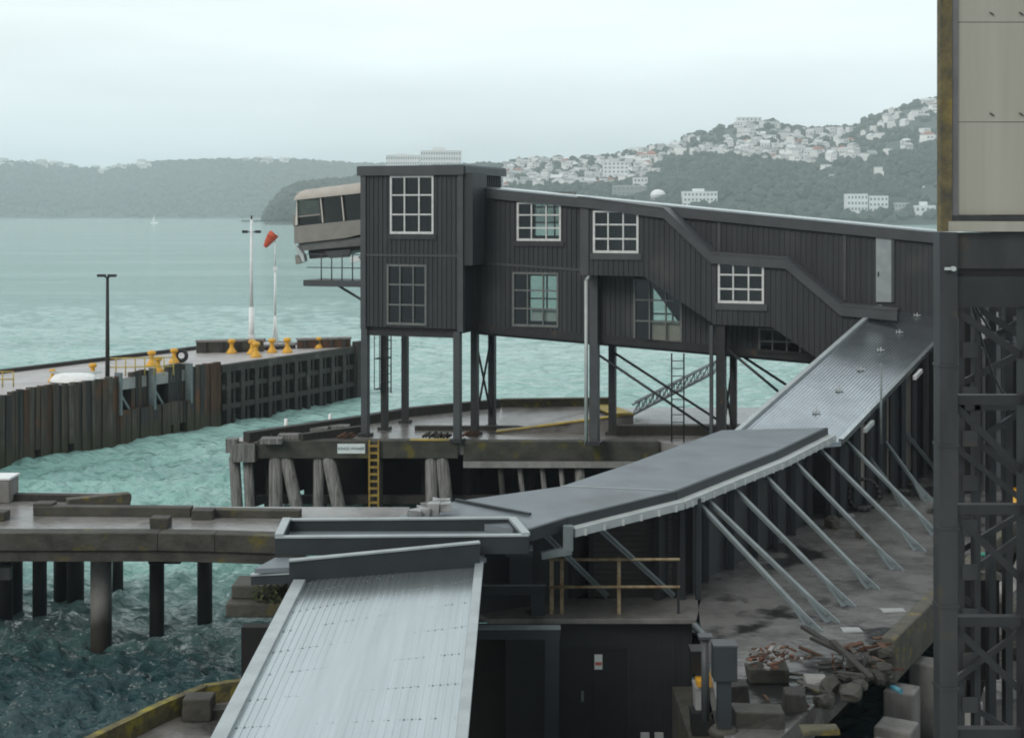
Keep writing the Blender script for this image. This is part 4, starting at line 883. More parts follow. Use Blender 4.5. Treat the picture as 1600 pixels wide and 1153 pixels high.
q = gut[3]; d = (gut[3]-gut[2]).normalized(); n_ = Vector((-d.y, d.x, 0)); q = q+n_*.2+d*.1
MB().beam(q-Vector((0, 0, .12)), q-Vector((0, 0, .62)), .2, .2, up=(0, 1, 0)).beam(q+Vector((.06, 0, -.62)), q+Vector((-.55, -.1, -.70)), .16, .14).build('downpipe', M_brace, WK2)
for f in (.45, ):
    a, b_ = RL[2], RR[2]; MB().beam(a+Vector((0, 0, .012)), b_+Vector((0, 0, .012)), .05, .02).build('roof_seam', M_flash, WK2)
MB().beam(RL[3]+Vector((0, 0, .03)), RR[3].lerp(RL[3], .35)+Vector((.1, -.4, .03)), .08, .05).build('roof_seam', M_slate, WK2)
# walls, posts
def wallrun(parent, pts, inset, zlow, mt, post_step, pm, top_off=-.16, pw=.14):
    for a, b_ in zip(pts, pts[1:]):
        d = (b_-a); d.z = 0; Lh = d.length; d.normalize(); n_ = Vector((-d.y, d.x, 0)); A_ = a-n_*inset; B_ = b_-n_*inset
        MB().hexa([Vector((q.x, q.y, z)) for q, z in ((A_, zlow), (B_, zlow), (B_-n_*.15, zlow), (A_-n_*.15, zlow), (A_, a.z+top_off), (B_, b_.z+top_off), (B_-n_*.15, b_.z+top_off), (A_-n_*.15, a.z+top_off))]).build('wall', mt, parent)
        k = max(1, int(Lh/post_step))
        for i in range(k):
            q = A_.lerp(B_, (i+.5)/k)+n_*.12; zt = a.z+(b_.z-a.z)*(i+.5)/k+top_off
            MB().box(q.x-pw/2, q.x+pw/2, q.y-pw/2, q.y+pw/2, zlow, zt).build('post', pm, parent)
wallrun(WK2, RR[:3], .35, ZD, M_clad, 1.15, M_slate)
wallrun(WK2, [RL[4], RL[3], RL[2], RL[1], RL[0]], .15, ZD, M_clad, 2.5, M_slate)
# roller shutter
a, b_ = P(928, 935, 31.75), P(1050, 935, 31.75); t = WK2
m = MB(); 
for i in range(17): z = ZD+i*.125; m.box(a.x, b_.x, 31.62+.0*i, 31.70, z+.006, z+.119)
m.build('roller_shutter', M_shutter, t)
MB().box(a.x-.12, a.x-.003, 31.58, 31.74, ZD, ZD+2.2).box(b_.x+.003, b_.x+.12, 31.58, 31.74, ZD, ZD+2.2).build('shutter_frame', M_steel, t)
MB().box(-1.0, a.x-.125, 31.9, 32.1, ZD, ZD+2.1).box(b_.x+.125, 4.1, 31.9, 32.1, ZD, ZD+2.2).build('end_wall', M_void, t)
for px in (1060, 1085): q = G(px+6, 936, ZD); MB().box(q.x-.06, q.x+.06, q.y-.06, q.y+.06, ZD, ZD+2.25).build('post', M_slate, t)
# ---- upper ramp roof
WK1 = thing('covered_walkway', 'upper covered ramp with long bright ribbed metal roof climbing to the terminal', 'walkway', (11, 44, ZD))
S0L = P(1376, 479, 49.3); S1L = G(1152, 676, 5.84); S1R = G(1332, 672, 5.84)
off = S1R-S1L; S0R = S0L+off
# straight continuation below the membrane roof
S2L = S1L+(S1L-S0L).normalized()*1.6; S2R = S1R+(S1R-S0R).normalized()*.9
m = MB().hexa([q-Vector((0, 0, .12)) for q in (S2L, S2R, S0R, S0L)]+[S2L, S2R, S0R, S0L]); ribs(m, S2L, S2R, S0R, S0L, 26, .02, .004)
m.build('roof', M_metal2, WK1)
MB().beam(S2L+Vector((0, 0, .03)), S0L+Vector((0, 0, .03)), .16, .1).build('edge_flashing', M_flash, WK1)
MB().beam(S2R+Vector((0, 0, .02)), S0R+Vector((0, 0, .02)), .14, .14).build('edge_flashing', M_metal, WK1)
mid0, mid1 = S1L.lerp(S1R, .52), S0L.lerp(S0R, .52)
for i in range(6):
    q = mid0.lerp(mid1, .12+i*.155)+Vector((0, 0, .05)); m = MB()
    m.beam(q-Vector((0, 0, .05)), q+Vector((0, 0, .09)), .035, .035, up=(0, 1, 0)).beam(q+Vector((-.12, -.03, .0)), q+Vector((.12, .03, .0)), .035, .035).beam(q+Vector((-.10, 0, -.05)), q+Vector((-.10, 0, .06)), .025, .025, up=(0, 1, 0))
    m.build('roof_bracket', M_gutter, WK1)
wallrun(WK1, [S0R, S2R], .3, ZD, M_clad, 1.0, M_slate)
wallrun(WK1, [S2L, S0L], .1, ZD, M_clad, 3, M_slate)
for f in (.18, .36, .5, .64): # pale panels between the posts
    A_ = S2R.lerp(S0R, f); d = (S0R-S2R); d.z = 0; d.normalize(); n_ = Vector((d.y, -d.x, 0)); q = A_-n_*.26
    MB().hexa([Vector((p.x, p.y, z)) for p, z in ((q, ZD+.4), (q+d*.5, ZD+.4), (q+d*.5-n_*.03, ZD+.4), (q-n_*.03, ZD+.4), (q, A_.z-.35), (q+d*.5, A_.z-.3), (q+d*.5-n_*.03, A_.z-.3), (q-n_*.03, A_.z-.35))]).build('pale_panel', M_beigedk, WK1)
for f in (.12, .47, .82):
    q = S2R.lerp(S0R, f)-Vector((0, 0, .25)); d = (S0R-S2R).normalized(); MB().beam(q+nq*.12, q+nq*.12+d*.7, .1, .12).build('floodlight', M_whitepole if f > .3 else M_gutter, WK1)
MB().tube(S2R.lerp(S0R, .20)+nq*.25-Vector((0, 0, 1.0)), S2R.lerp(S0R, .20)+nq*.25+Vector((0, 0, 1.35)), .035).build('lamp_standard', M_brace, WK1)
# ---- braces
plan = [S0R]+RR
def top_at(px, py):
    for a, b_ in zip(plan, plan[1:]):
        d = b_-a; A2 = Vector((a.x, a.y, 0)); d2 = Vector((d.x, d.y, 0)); q, s = at_line(px, A2, d2)
        if 0 <= s <= 1: n_ = Vector((-d2.y, d2.x, 0)).normalized(); return P(px, py, q.y)
    return P(px, py, RR[-1].y)
BR = [((1085, 778), (1268, 982)), ((1097, 772), (1294, 969)), ((1140, 755), (1320, 944)), ((1188, 735), (1358, 917)), ((1233, 712), (1396, 888)), ((1277, 697), (1432, 858)), ((1318, 684), (1459, 834)),
      ((1352, 705), (1412, 790)), ((1384, 690), (1447, 782)), ((1412, 672), (1470, 748)), ((848, 830), (948, 937)), ((935, 822), (1052, 937))]
for i, (p, b_) in enumerate(BR):
    a = top_at(*p); g = G(*b_, ZD); par = WK1 if i in (7, 8, 9) else WK2
    e = g+Vector((0, 0, .12)); o = MB().beam(a, e, .10, .055).beam(a+Vector((0, 0, -.045)), e+Vector((0, 0, -.045)), .03, .09).build('brace', M_brace, par)
    if i < 10:
        d = (a-e).normalized(); k = e+d*.55; dh = Vector((d.x, d.y, 0)).normalized(); sh = Vector((-dh.y, dh.x, 0))
        m = MB(); m.prism([g+dh*.16-sh*.02, g-dh*.30-sh*.02, e-dh*.28-sh*.02+Vector((0, 0, -.08)), k-sh*.02+Vector((0, 0, .04)), k+dh*.02-sh*.02-Vector((0, 0, .1))], sh*.04)
        m.prism([g+sh*.02+dh*.12, g+sh*.22-dh*.1, g-sh*.22-dh*.1], (0, 0, .02)); 
        m.prism([g+sh*.17-dh*.05, g-sh*.17-dh*.05, k-sh*.05, k+sh*.05], dh*.03)
        m.build('foot_plate', M_brace, o)

# ---- slab, shed, railing
shed = thing('shed', 'dark metal clad shed with concrete slab roof and plain door below quay level', 'shed', (1.6, 30.4, 0))
YS = 29.9; xs_ = lambda px, Y=YS: (px-CX)/F*Y
m = MB().prism([(xs_(764), YS, ZD-.11), (xs_(1088), YS, ZD-.11), (4.25, 31.5, ZD-.11), (-1.35, 31.5, ZD-.11)], (0, 0, .11)); m.build('roof_slab', M_deck2, shed, bevel=.015)
zs0 = -.5
YW = YS+.35
m = MB().box(xs_(790, YW), xs_(868, YW), YW, YW+.12, zs0, ZD-.112).box(xs_(986, YW), xs_(1074, YW), YW, YW+.12, zs0, ZD-.112).box(xs_(868, YW), xs_(986, YW), YW, YW+.12, 2.72, ZD-.112)
for i in range(38):
    x = xs_(790, YW)+.05+i*.105
    if not (xs_(862, YW) < x < xs_(990, YW)): m.box(x, x+.02, YW-.012, YW+.01, zs0, ZD-.115)
m.build('front_wall', M_shed, shed)
m = MB().box(xs_(1074, YW), xs_(1074, YW)+.1, YW+.0, 32, zs0, ZD-.112).box(xs_(1070, YW), xs_(1078, YW), YW-.02, YW, zs0, ZD-.112); m.build('side_wall', M_shed, shed)
m = MB().box(xs_(874, YW), xs_(980, YW), YW+.02, YW+.07, zs0, 2.66); dr = m.build('door', M_door, shed)
m = MB().box(xs_(868, YW), xs_(874, YW), YW-.03, YW+.1, zs0, 2.72).box(xs_(980, YW), xs_(986, YW), YW-.03, YW+.1, zs0, 2.72).box(xs_(874, YW), xs_(980, YW), YW-.03, YW+.1, 2.66, 2.72); m.build('door_frame', M_shed, shed)
MB().box(xs_(926, YW)-.02, xs_(926, YW)+.02, YW-.0, YW+.02, zs0, 2.64).build('door_seam', M_black, dr)
sg = G(935, 1034, 0); q = P(935, 1034, YW); MB().box(q.x-.085, q.x+.085, YW+.005, YW+.02, q.z-.16, q.z+.16).build('notice', M_signw, dr)
MB().box(q.x-.07, q.x+.07, YW+.0, YW+.005, q.z-.07, q.z+.0).build('notice_band', M_red, dr)
MB().box(P(910, 0, YW).x-.03, P(910, 0, YW).x+.03, YW-.06, YW+.02, 1.55, 1.75).build('handle', M_brace, dr)
for px in (1008, 1030): q = P(px, 1146, YW-.6); MB().box(q.x-.09, q.x+.09, q.y, q.y+.1, -.5, q.z).build('vent_pipe', M_gutter, shed)
rl = thing('railing', 'tan painted pipe railing with rust on the shed slab', 'railing', P(960, 960, 30.2))
for px, w in ((862, .085), (878, .075), (967, .075), (1060, .05)):
    q = G(px, 958, ZD); MB().box(q.x-w/2, q.x+w/2, q.y-w/2, q.y+w/2, ZD, ZD+1.2).build('post', M_tan if px < 1000 else M_steel, rl)
q0, q1 = G(857, 958, ZD), G(1062, 958, ZD)
for h in (1.17, .58): MB().tube(q0+Vector((0, -.045, h)), q1+Vector((0, -.045, h)), .032).build('rail', M_tan, rl)
# ================================================================ FOREGROUND WALKWAY
WK0 = thing('covered_walkway', 'nearest covered walkway with wide pale ribbed metal roof coming towards the viewer', 'walkway', (-2, 22, 0))
zf, zn = 5.12, 4.75
fl, fr_ = G(468, 912, zf), G(752, 852, 5.3); nl, nr = G(322, 1200, zn), G(718, 1200, zn)
ext = lambda a, b_, k: a+(b_-a)*k
nl, nr = ext(fl, nl, 1.25), ext(fr_, nr, 1.25)
m = MB().hexa([q-Vector((0, 0, .12)) for q in (nl, nr, fr_, fl)]+[nl, nr, fr_, fl]); ribs(m, nl, nr, fr_, fl, 30, .035, .016)
tot = (fl-nl).length; k = int(tot/.95)
for j in range(k):
    f = (j+.3)/k; a = nl.lerp(fl, f); b_ = nr.lerp(fr_, f)
    for i in range(1, 30):
        if hs.random() < .6: 
            q = a.lerp(b_, i/30)+Vector((0, 0, .012)); m.box(q.x-.03, q.x+.05, q.y-.007, q.y+.007, q.z-.004, q.z+.003, 1)
m.build('roof', [M_metal, M_screw], WK0)
for a, b_, w in ((nl, fl, .22), (nr, fr_, .16)):
    MB().beam(a+Vector((0, 0, .04)), b_+Vector((0, 0, .04)), w, .09).build('edge_flashing', M_flash, WK0)
for a, b_, sg_ in ((nl, fl, 1), (nr, fr_, -1)):
    o_ = Vector((.35*sg_, 0, 0)); A_, B_ = a+o_, b_+o_; w = Vector((.12*sg_, 0, 0))
    lo_ = lambda q: Vector((q.x, q.y, .9)); tp = lambda q: q-Vector((0, 0, .125))
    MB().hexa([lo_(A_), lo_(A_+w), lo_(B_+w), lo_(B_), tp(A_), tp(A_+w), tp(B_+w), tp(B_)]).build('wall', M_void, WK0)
for i in range(3):
    q = nl.lerp(fl, .35+i*.22); MB().beam(q+Vector((-.14, 0, -.05)), q+Vector((.4, 0, -.05)), .08, .05).build('edge_bracket', M_flash, WK0)
# side posts/frames on the right
for px0, px1, py, Y, th in ((742, 875, 981, 28.0, .20), (750, 852, 913, 30.25, .2)):
    a, b_ = P(px0, py, Y), P(px1, py, Y)
    MB().box(a.x, b_.x, Y-.1, Y+.1, a.z-th, a.z).build('frame_beam', M_slate, WK0)
    MB().box(b_.x-.3, b_.x-.02, Y-.11, Y+.09, (-.5 if Y < 29 else ZD), a.z-th-.002).build('frame_post', M_slate, WK0)
    MB().box(a.x, b_.x+.01, Y-.13, Y+.12, a.z+.001, a.z+.03).build('frame_cap', M_brace, WK0)
# joint: raised flashings between the walkways
JT = thing('roof_joint', 'slate steel upstands framing the joint between the near and middle walkway roofs', 'roof joint', P(600, 850, 27.5))
def upstand(p0, p1, Y0_, Y1_, hpx, th=.10, lip=.03, nm='upstand'):
    a, b_ = P(*p0, Y0_), P(*p1, Y1_); h = hpx/F*Y0_; d = (b_-a); d.z = 0; d.normalize(); n_ = Vector((-d.y, d.x, 0))
    o = MB().hexa([a-Vector((0, 0, h)), b_-Vector((0, 0, h)), b_+n_*th-Vector((0, 0, h)), a+n_*th-Vector((0, 0, h)), a, b_, b_+n_*th, a+n_*th]).build(nm, M_slate, JT)
    z = Vector((0, 0, .004)); q = n_*(-lip); w = n_*(th+lip)
    MB().hexa([a+q+z, b_+q+z, b_+w+z, a+w+z, a+q+z+Vector((0, 0, .03)), b_+q+z+Vector((0, 0, .03)), b_+w+z+Vector((0, 0, .03)), a+w+z+Vector((0, 0, .03))]).build('capping', M_flash, o)
    return o
upstand((446, 814), (798, 811), 28.6, 28.6, 26)
upstand((430, 841), (826, 838), 27.3, 27.3, 27)
upstand((452, 878), (750, 849), 26.3, 27.0, 40)
upstand((392, 900), (452, 897), 26.5, 26.5, 14)
for p0, p1 in (((448, 812), (436, 838)), ((800, 811), (822, 836))):
    a, b_ = P(*p0, 28.6), P(*p1, 27.35); MB().beam(a+Vector((0, 0, .02)), b_+Vector((0, 0, .02)), .16, .06).build('end_capping', M_flash, JT)
    MB().beam(a-Vector((0, 0, .17)), b_-Vector((0, 0, .17)), .14, .26).build('end_upstand', M_slate, JT)
zz = lambda q, z: Vector((q.x, q.y, z))
a, b_, c, d = P(440, 0, 27.5), P(810, 0, 27.5), P(800, 0, 28.6), P(445, 0, 28.6)
MB().hexa([zz(q, 5.46) for q in (a, b_, c, d)]+[zz(q, 5.555) for q in (a, b_, c, d)]).build('valley_sheet', M_roofdark, JT)
a, b_, c, d = P(398, 0, 26.4), P(750, 0, 27.0), P(760, 0, 27.25), P(430, 0, 27.25)
MB().hexa([zz(q, 5.26) for q in (a, b_, c, d)]+[zz(q, 5.35) for q in (a, b_, c, d)]).build('valley_sheet', M_roofdark, JT)
MB().box(P(620, 0, 28.9).x, P(830, 0, 28.9).x, 28.75, 29.9, 5.2, 5.6).build('valley_sheet', M_roofdark, JT)
MB().box(P(796, 0, 30).x, P(832, 0, 30).x, 30.1, 30.4, P(0, 912, 30.25).z+.031, 5.3).box(P(790, 0, 28).x, P(832, 0, 28).x, 27.5, 30.4, 5.3, 5.42).build('support_column', M_slate, JT)
m = MB(); 
for i in range(9): q = P(652+i*6, 800-i*1.5, 29.2)+Vector((rr.uniform(-.05, .05), rr.uniform(-.2, .2), .03)); m.box(q.x-.12, q.x+.12, q.y-.1, q.y+.1, q.z-.15, q.z+rr.uniform(.02, .12))
tag(m.jag(.03, 5).build('debris_heap', M_pale), 'small heap of crumpled flashing at the tip of the membrane roof', 'debris')
# mossy concrete stub under the joint on the left
st = thing('concrete_stub', 'mossy broken concrete beam end sticking out under the near walkway', 'concrete beam', P(420, 950, 27))
a, b_ = P(357, 915, 27.0), P(480, 915, 27.0); z1 = a.z; z0 = P(0, 958, 27).z
MB().box(a.x, b_.x, 26.7, 27.6, z0, z0+.27).build('lower_beam', M_conc, st, bevel=.03)
MB().box(a.x+.05, b_.x, 27.0, 27.8, z0+.272, z1).build('upper_beam', M_conc, st, bevel=.03)
m = MB(); r2 = random.Random(9)
for i in range(260):
    q = Vector((r2.uniform(a.x+.5, b_.x), r2.uniform(26.65, 27.3), z0+.28+abs(r2.gauss(0, .14)))); d = Vector((r2.uniform(-1, 1), r2.uniform(-1, 1), r2.uniform(-.2, 1))).normalized()*.12; e = d.cross(Vector((r2.random(), r2.random(), r2.random()))).normalized()*.035
    m.face([q-e, q+e, q+d])
wd = m.build('weeds', mat('weed_leaves', (.05, .065, .02), (.03, .04, .015), .8), ); tag(wd, 'dark green weeds growing on the concrete stub', 'plants', kind='stuff')
# portal below stub
MB().box(P(434, 0, 26).x, P(470, 0, 26).x, 25.9, 26.2, 0, 4.15).build('post', M_void, st)

# ================================================================ LEFT JETTY (middle distance)
JZ = 3.4
jt = thing('concrete_jetty', 'low concrete jetty on thick piles crossing the left middle of the view', 'jetty', (-9, 39, 0))
YJ = F*(H-JZ)/(833-HZ); xj = lambda px, Y=YJ: (px-CX)/F*Y
m = MB().prism([(-26, YJ+.1, JZ-.5), (xj(300), YJ+.1, JZ-.5), (xj(470), YJ-.4, JZ-.5), (-3, YJ-.4, JZ-.5), (-3, 41.3, JZ-.5), (xj(205, 41.6), 41.4, JZ-.5), (xj(203, 43.4), 43.4, JZ-.5), (-26, 43.6, JZ-.5)], (0, 0, .5)); m.build('deck', M_deck2, jt)
for p in (((-26, YJ), (xj(250), YJ)), ((xj(250)+.003, YJ), (xj(340), YJ-.12)), ((xj(340)+.003, YJ-.12), (xj(480), YJ-.45))):
    (x0, y0), (x1, y1) = p; MB().hexa([(x0, y0-.25, JZ-.42), (x1, y1-.25, JZ-.42), (x1, y1+.3, JZ-.42), (x0, y0+.3, JZ-.42), (x0, y0-.25, JZ+.06), (x1, y1-.25, JZ+.06), (x1, y1+.3, JZ+.06), (x0, y0+.3, JZ+.06)]).build('edge_beam', M_conc, jt, bevel=.025)
    MB().hexa([(x0, y0-.16, JZ-.72), (x1, y1-.16, JZ-.72), (x1, y1+.2, JZ-.72), (x0, y0+.2, JZ-.72), (x0, y0-.16, JZ-.422), (x1, y1-.16, JZ-.422), (x1, y1+.2, JZ-.422), (x0, y0+.2, JZ-.422)]).build('lower_beam', M_conc, jt)
def kerb(p0, p1, h, w=.35, mt=M_conc): a, b_ = G(*p0, JZ), G(*p1, JZ); MB().beam(a+Vector((0, 0, h/2)), b_+Vector((0, 0, h/2)), w, h).build('kerb', mt, jt, bevel=.02)
kerb((56, 804), (300, 806), .27); kerb((302, 806), (470, 808), .22)
kerb((18, 781), (203, 784), .2, .3, M_timberdk); kerb((105, 797), (202, 787), .34, .35, M_edge)
for px, py, w, h in ((70, 803, .55, .34), (318, 810, .6, .26)): q = G(px, py, JZ); MB().box(q.x-w/2, q.x+w/2, q.y-.2, q.y+.25, JZ, JZ+h).build('kerb_block', M_conc, jt, bevel=.02)
for px, py, w, h, lb in ((251, 824, .52, .3, 'small square concrete block alone on the jetty deck'), (2, 812, .35, .26, 'small concrete block at the left edge of the jetty deck')):
    q = G(px, py, JZ); tag(MB().box(q.x-w/2, q.x+w/2, q.y-.22, q.y+.25, JZ, JZ+h).jag(.015, 2).build('concrete_block', M_conc, bevel=.03), lb, 'block')
q = G(2, 783, JZ); tg = thing('concrete_pillar', 'squat concrete pillar with pale cap at the left edge of the jetty', 'pillar', q)
MB().box(-.5, .35, -.3, .5, 0, .68).build('shaft', M_concpale, tg, local=True, bevel=.03); MB().box(-.53, .38, -.33, .53, .682, .76).build('cap', M_whitepole, tg, local=True, bevel=.02)
def jpile(px, py, r, mt, n=14):
    q = G(px, py, 0); MB().tube((q.x, q.y, -1.8), (q.x, q.y, JZ-.6), r, r, n).build('pile', mt, jt)
for px, py, r, mt in ((158, 1006, .29, M_concpale), (245, 985, .21, M_piledk), (320, 970, .22, M_piledk), (62, 955, .21, M_piledk), (25, 948, .2, M_piledk), (95, 935, .22, M_piledk), (118, 938, .26, M_piledk), (184, 932, .17, M_piledk), (8, 962, .22, M_piledk), (-30, 960, .22, M_piledk), (-60, 948, .22, M_piledk)): jpile(px, py, r, mt)
q = G(158, 1006, 0); MB().box(q.x-.36, q.x+.36, q.y-.36, q.y+.9, JZ-.95, JZ-.722).build('pile_head', M_concpale, jt)
m = MB().box(-26, xj(205, 42), 41.6, 41.9, JZ-.95, JZ-.5).box(xj(230), xj(280), YJ+.1, 41.4, JZ-.85, JZ-.52); m.build('cross_beam', M_void, jt)
MB().box(xj(-20, 40), xj(16, 40), 40.0, 40.2, 1.6, 1.95).build('pile_brace', M_concpale, jt)
# lower left platform
LZ = 1.7
lp = thing('low_platform', 'low wet concrete platform with yellow mossy kerb in the lower left corner', 'platform', (-6, 27, 0))
pe = [G(x, y, LZ) for x, y in ((110, 1168), (255, 1098), (320, 1072), (400, 1060), (470, 1050))]
m = MB().prism([Vector((q.x, q.y, LZ-.8)) for q in pe]+[(-2.6, pe[-1].y, LZ-.8), (-2.6, 22, LZ-.8), (pe[0].x+1, 22, LZ-.8)], (0, 0, .42)); m.build('deck', M_deck2, lp)
for a, b_ in zip(pe, pe[1:]):
    MB().beam(a-Vector((0, 0, .25)), b_-Vector((0, 0, .25)), .19, .56).build('kerb', M_kerbgreen, lp)
MB().beam(pe[0]-Vector((0, 0, 1)), pe[4]-Vector((0, 0, 1)), .3, .9).build('kerb_face', M_conc, lp)
q = G(312, 1092, LZ); MB().box(q.x-.3, q.x+.3, q.y-.3, q.y+.2, LZ-.38, LZ+.10).build('kerb_block', M_conc, lp, bevel=.03)
a, b_ = G(285, 1122, LZ-.38), G(400, 1116, LZ-.38); MB().beam(a+Vector((0, 0, .1)), b_+Vector((0, 0, .1)), .35, .2).build('inner_kerb', M_conc, lp)
for x, y in ((-7.4, 26.0), (-5.6, 28.0), (-4.2, 29.0)): MB().tube((x, y, -1.5), (x, y, LZ-.5), .25).build('pile', M_piledk, lp)

# low ground by the shed
m = MB().box(-2.55, 3.32, 15, YW+.5, -.9, -.4); m.box(-6, 3.32, 31.2, 31.5, -2, ZD-.56).box(-3.4, -2.552, 22, 31.2, -.9, -.3); tag(m.build('lower_ground', M_void), 'dark low ground beside the shed door', 'ground', kind='structure')  # near-black colour fills the dark void beside the shed
for x in (-.55, .1): 
    pass
# ================================================================ DEBRIS ON THE NEAR QUAY
def cblock(px0, px1, pyb, h, dep, lb, mt=M_concdk, jag=.03, nm='concrete_block'):
    a, b_ = G(px0, pyb, ZD), G(px1, pyb, ZD); m = MB().box(a.x, b_.x, a.y, a.y+dep, ZD-.02, ZD+h*.8); m.jag(jag*1.3, int(px0))
    return tag(m.build(nm, mt, bevel=.025), lb, 'block')
cblock(1172, 1236, 1070, .36, .5, 'mossy concrete block under the rusty scrap heap')
cblock(1150, 1228, 1138, .34, .5, 'long dark concrete block nearest the bottom edge of the quay')
cblock(1140, 1172, 1103, .42, .45, 'cubic concrete block right of the grey steel post', M_timberdk)
cblock(1228, 1262, 1112, .38, .4, 'dark cubic block right of the long block', M_timberdk)
cblock(1262, 1300, 1075, .12, .5, 'flat pale broken slab beside the scrap heap', M_concpale)
cblock(1255, 1312, 1150, .14, .3, 'flat broken slab with yellow moss near the quay corner', M_moss)
r3 = random.Random(4); c0 = G(1206, 1069, ZD)+Vector((0, .25, .36)); m = MB()
for i in range(60):
    q = c0+Vector((r3.gauss(0, .28), r3.gauss(0, .2), abs(r3.gauss(0, .10)))); d = Vector((r3.uniform(-1, 1), r3.uniform(-1, 1), r3.uniform(-.3, .6)))*r3.uniform(.07, .2)
    m.beam(q, q+d, r3.uniform(.02, .09), r3.uniform(.01, .05), r3.choice((0, 0, 1)))
sc_ = m.build('scrap_heap', [M_rust, M_concpale]); tag(sc_, 'heap of rusty and pale scrap on a concrete block', 'scrap', kind='stuff')
rt = thing('rubble_heap', 'heap of dark broken concrete at the quay corner', 'rubble', G(1330, 1060, ZD))
for i in range(26):
    px = r3.uniform(1285, 1385); py = 1085-(px-1278)*.5+r3.uniform(-12, 24)
    q = G(px, py, ZD)+Vector((0, 0, r3.uniform(-.1, .12))); z_ = r3.uniform(.08, .20); chunk(q, z_, z_*r3.uniform(.5, .9), z_*r3.uniform(.25, .7), i).build('chunk', r3.choice((M_concdk, M_timberdk, M_concdk)), rt)
hp = [P(1248, 1010, 27.6), P(1290, 1028, 27.4), P(1340, 1046, 27.0), P(1385, 1068, 26.4), P(1408, 1080, 26.0)]
t = thing('hose', 'long hose with a blue end lying across the rubble', 'hose', hp[0])
m = MB()
for a, b_ in zip(hp[:3], hp[1:4]): m.tube(a, b_, .035)
m.build('hose_line', M_rustplank, t); MB().tube(hp[3], hp[4], .05).tube(hp[2], hp[3], .04).build('hose_end', M_bluehose, t)
for i, (p0, p1) in enumerate((((1255, 1012), (1320, 1040)), ((1268, 1030), (1345, 1052)), ((1300, 1035), (1362, 1080)))):
    a, b_ = G(*p0, ZD), G(*p1, ZD); tag(MB().beam(a+Vector((0, 0, .42)), b_+Vector((0, 0, .25)), .12, .05).jag(.01, i).build('plank', M_timberdk), ('weathered plank resting on the rubble, farthest of three', 'weathered plank resting on the rubble, middle of three', 'weathered plank resting on the rubble, nearest of three')[i], 'plank')
for i in range(22):
    px = r3.uniform(1160, 1400); py = 1150-(px-1160)*.42+r3.uniform(-70, 0); py = max(1000, py); q = G(px, py, ZD); an = r3.uniform(0, 3.14); d = Vector((math.cos(an), math.sin(an), r3.uniform(-.05, .15)))*r3.uniform(.12, .4)
    tag(MB().beam(q-d+Vector((0, 0, .06)), q+d+Vector((0, 0, .06)), r3.uniform(.04, .11), r3.uniform(.025, .06)).jag(.012, i).build('timber_offcut', r3.choice((M_timberdk, M_rustplank, M_conc))), 'small splintered timber offcut lying loose on the near quay', 'offcut', 'timber offcuts scattered on the near quay')
for i in range(5):
    q = G(1300+i*14, 1050-i*4, ZD); rp = [q+Vector((r3.uniform(-.2, .2), r3.uniform(-.2, .2), k*.16)) for k in range(3)]; m = MB()
    for a, b_ in zip(rp, rp[1:]): m.tube(a, b_, .014, n=6)
    tag(m.build('reinforcing_rod', M_rustplank), 'thin bent rusty rod sticking up from the rubble heap', 'rod', 'bent rods in the rubble heap')
sp = thing('steel_post', 'grey steel box post with flat cap beside the shed corner', 'post', G(1131, 1153, ZD))
q = G(1131, 1140, ZD); MB().box(q.x-.11, q.x+.11, q.y-.1, q.y+.1, ZD-.05, ZD+.85).build('stem', M_slate, sp)
MB().box(q.x-.19, q.x+.2, q.y-.18, q.y+.18, ZD+.852, ZD+1.428).build('head', M_slate, sp, bevel=.02)
MB().tube((q.x-.24, q.y+.5, ZD-.02), (q.x-.24, q.y+.5, ZD+1.38), .07).box(q.x-.36, q.x-.12, q.y+.38, q.y+.62, ZD+1.382, ZD+1.43).build('stub', M_trim, sp); MB().box(q.x-.2, q.x+.21, q.y-.19, q.y+.19, ZD+1.43, ZD+1.46).build('cap_plate', M_trim, sp)
MB().tube((q.x+.0, q.y, ZD-.04), (q.x, q.y, ZD+.05), .28, .2).build('base', M_conc, sp)
# bits between shed and post, standing on a narrow ledge
lg = MB().box(3.38, 3.92, 23.5, 29.4, ZD-.9, ZD-.56); 
bn = P(1097, 1140, 26.5)
ledge = thing('side_ledge', 'narrow concrete ledge with stored bins between the shed and the quay', 'ledge', (3.5, 27, 1))
MB().box(3.33, 3.9, 24.0, 29.3, -.9, P(0, 1150, 26.5).z).build('ledge_slab', M_conc, ledge)
zl = P(0, 1150, 26.5).z
def bin_(px0, px1, pyt, pyb, Y, mt, lb, nm):
    a, b_ = P(px0, pyb, Y), P(px1, pyt, Y); w = b_.x-a.x; t = thing(nm, lb, nm.replace('_', ' '), ((a.x+b_.x)/2, Y, a.z)); h = b_.z-a.z
    MB().hexa([(-w*.45, 0, 0), (w*.45, 0, 0), (w*.45, .35, 0), (-w*.45, .35, 0), (-w*.5, -.03, h*.9), (w*.5, -.03, h*.9), (w*.5, .38, h*.9), (-w*.5, .38, h*.9)]).build('body', mt, t, local=True)
    MB().box(-w*.53, w*.53, -.05, .4, h*.9+.002, h).build('lid', mt, t, local=True)
bin_(1081, 1106, 1112, 1150, 26.5, M_black, 'black bin at the bottom beside the shed corner', 'bin')
bin_(1086, 1108, 1072, 1111, 26.6, M_pale, 'pale plastic drum stacked on the black bin by the shed', 'drum')
bin_(1080, 1104, 1016, 1052, 26.7, M_black, 'black crate stacked above the yellow tray by the shed', 'crate')
a, b_ = P(1088, 1069, 26.6), P(1114, 1052, 26.6); t = thing('tray', 'orange yellow plastic tray beside the black crate', 'tray', a)
MB().box(a.x, b_.x, 26.45, 26.8, a.z, a.z+.10).build('base', M_yel, t); MB().box(b_.x-.09, b_.x, 26.45, 26.8, a.z+.102, b_.z).build('side', M_yel, t)
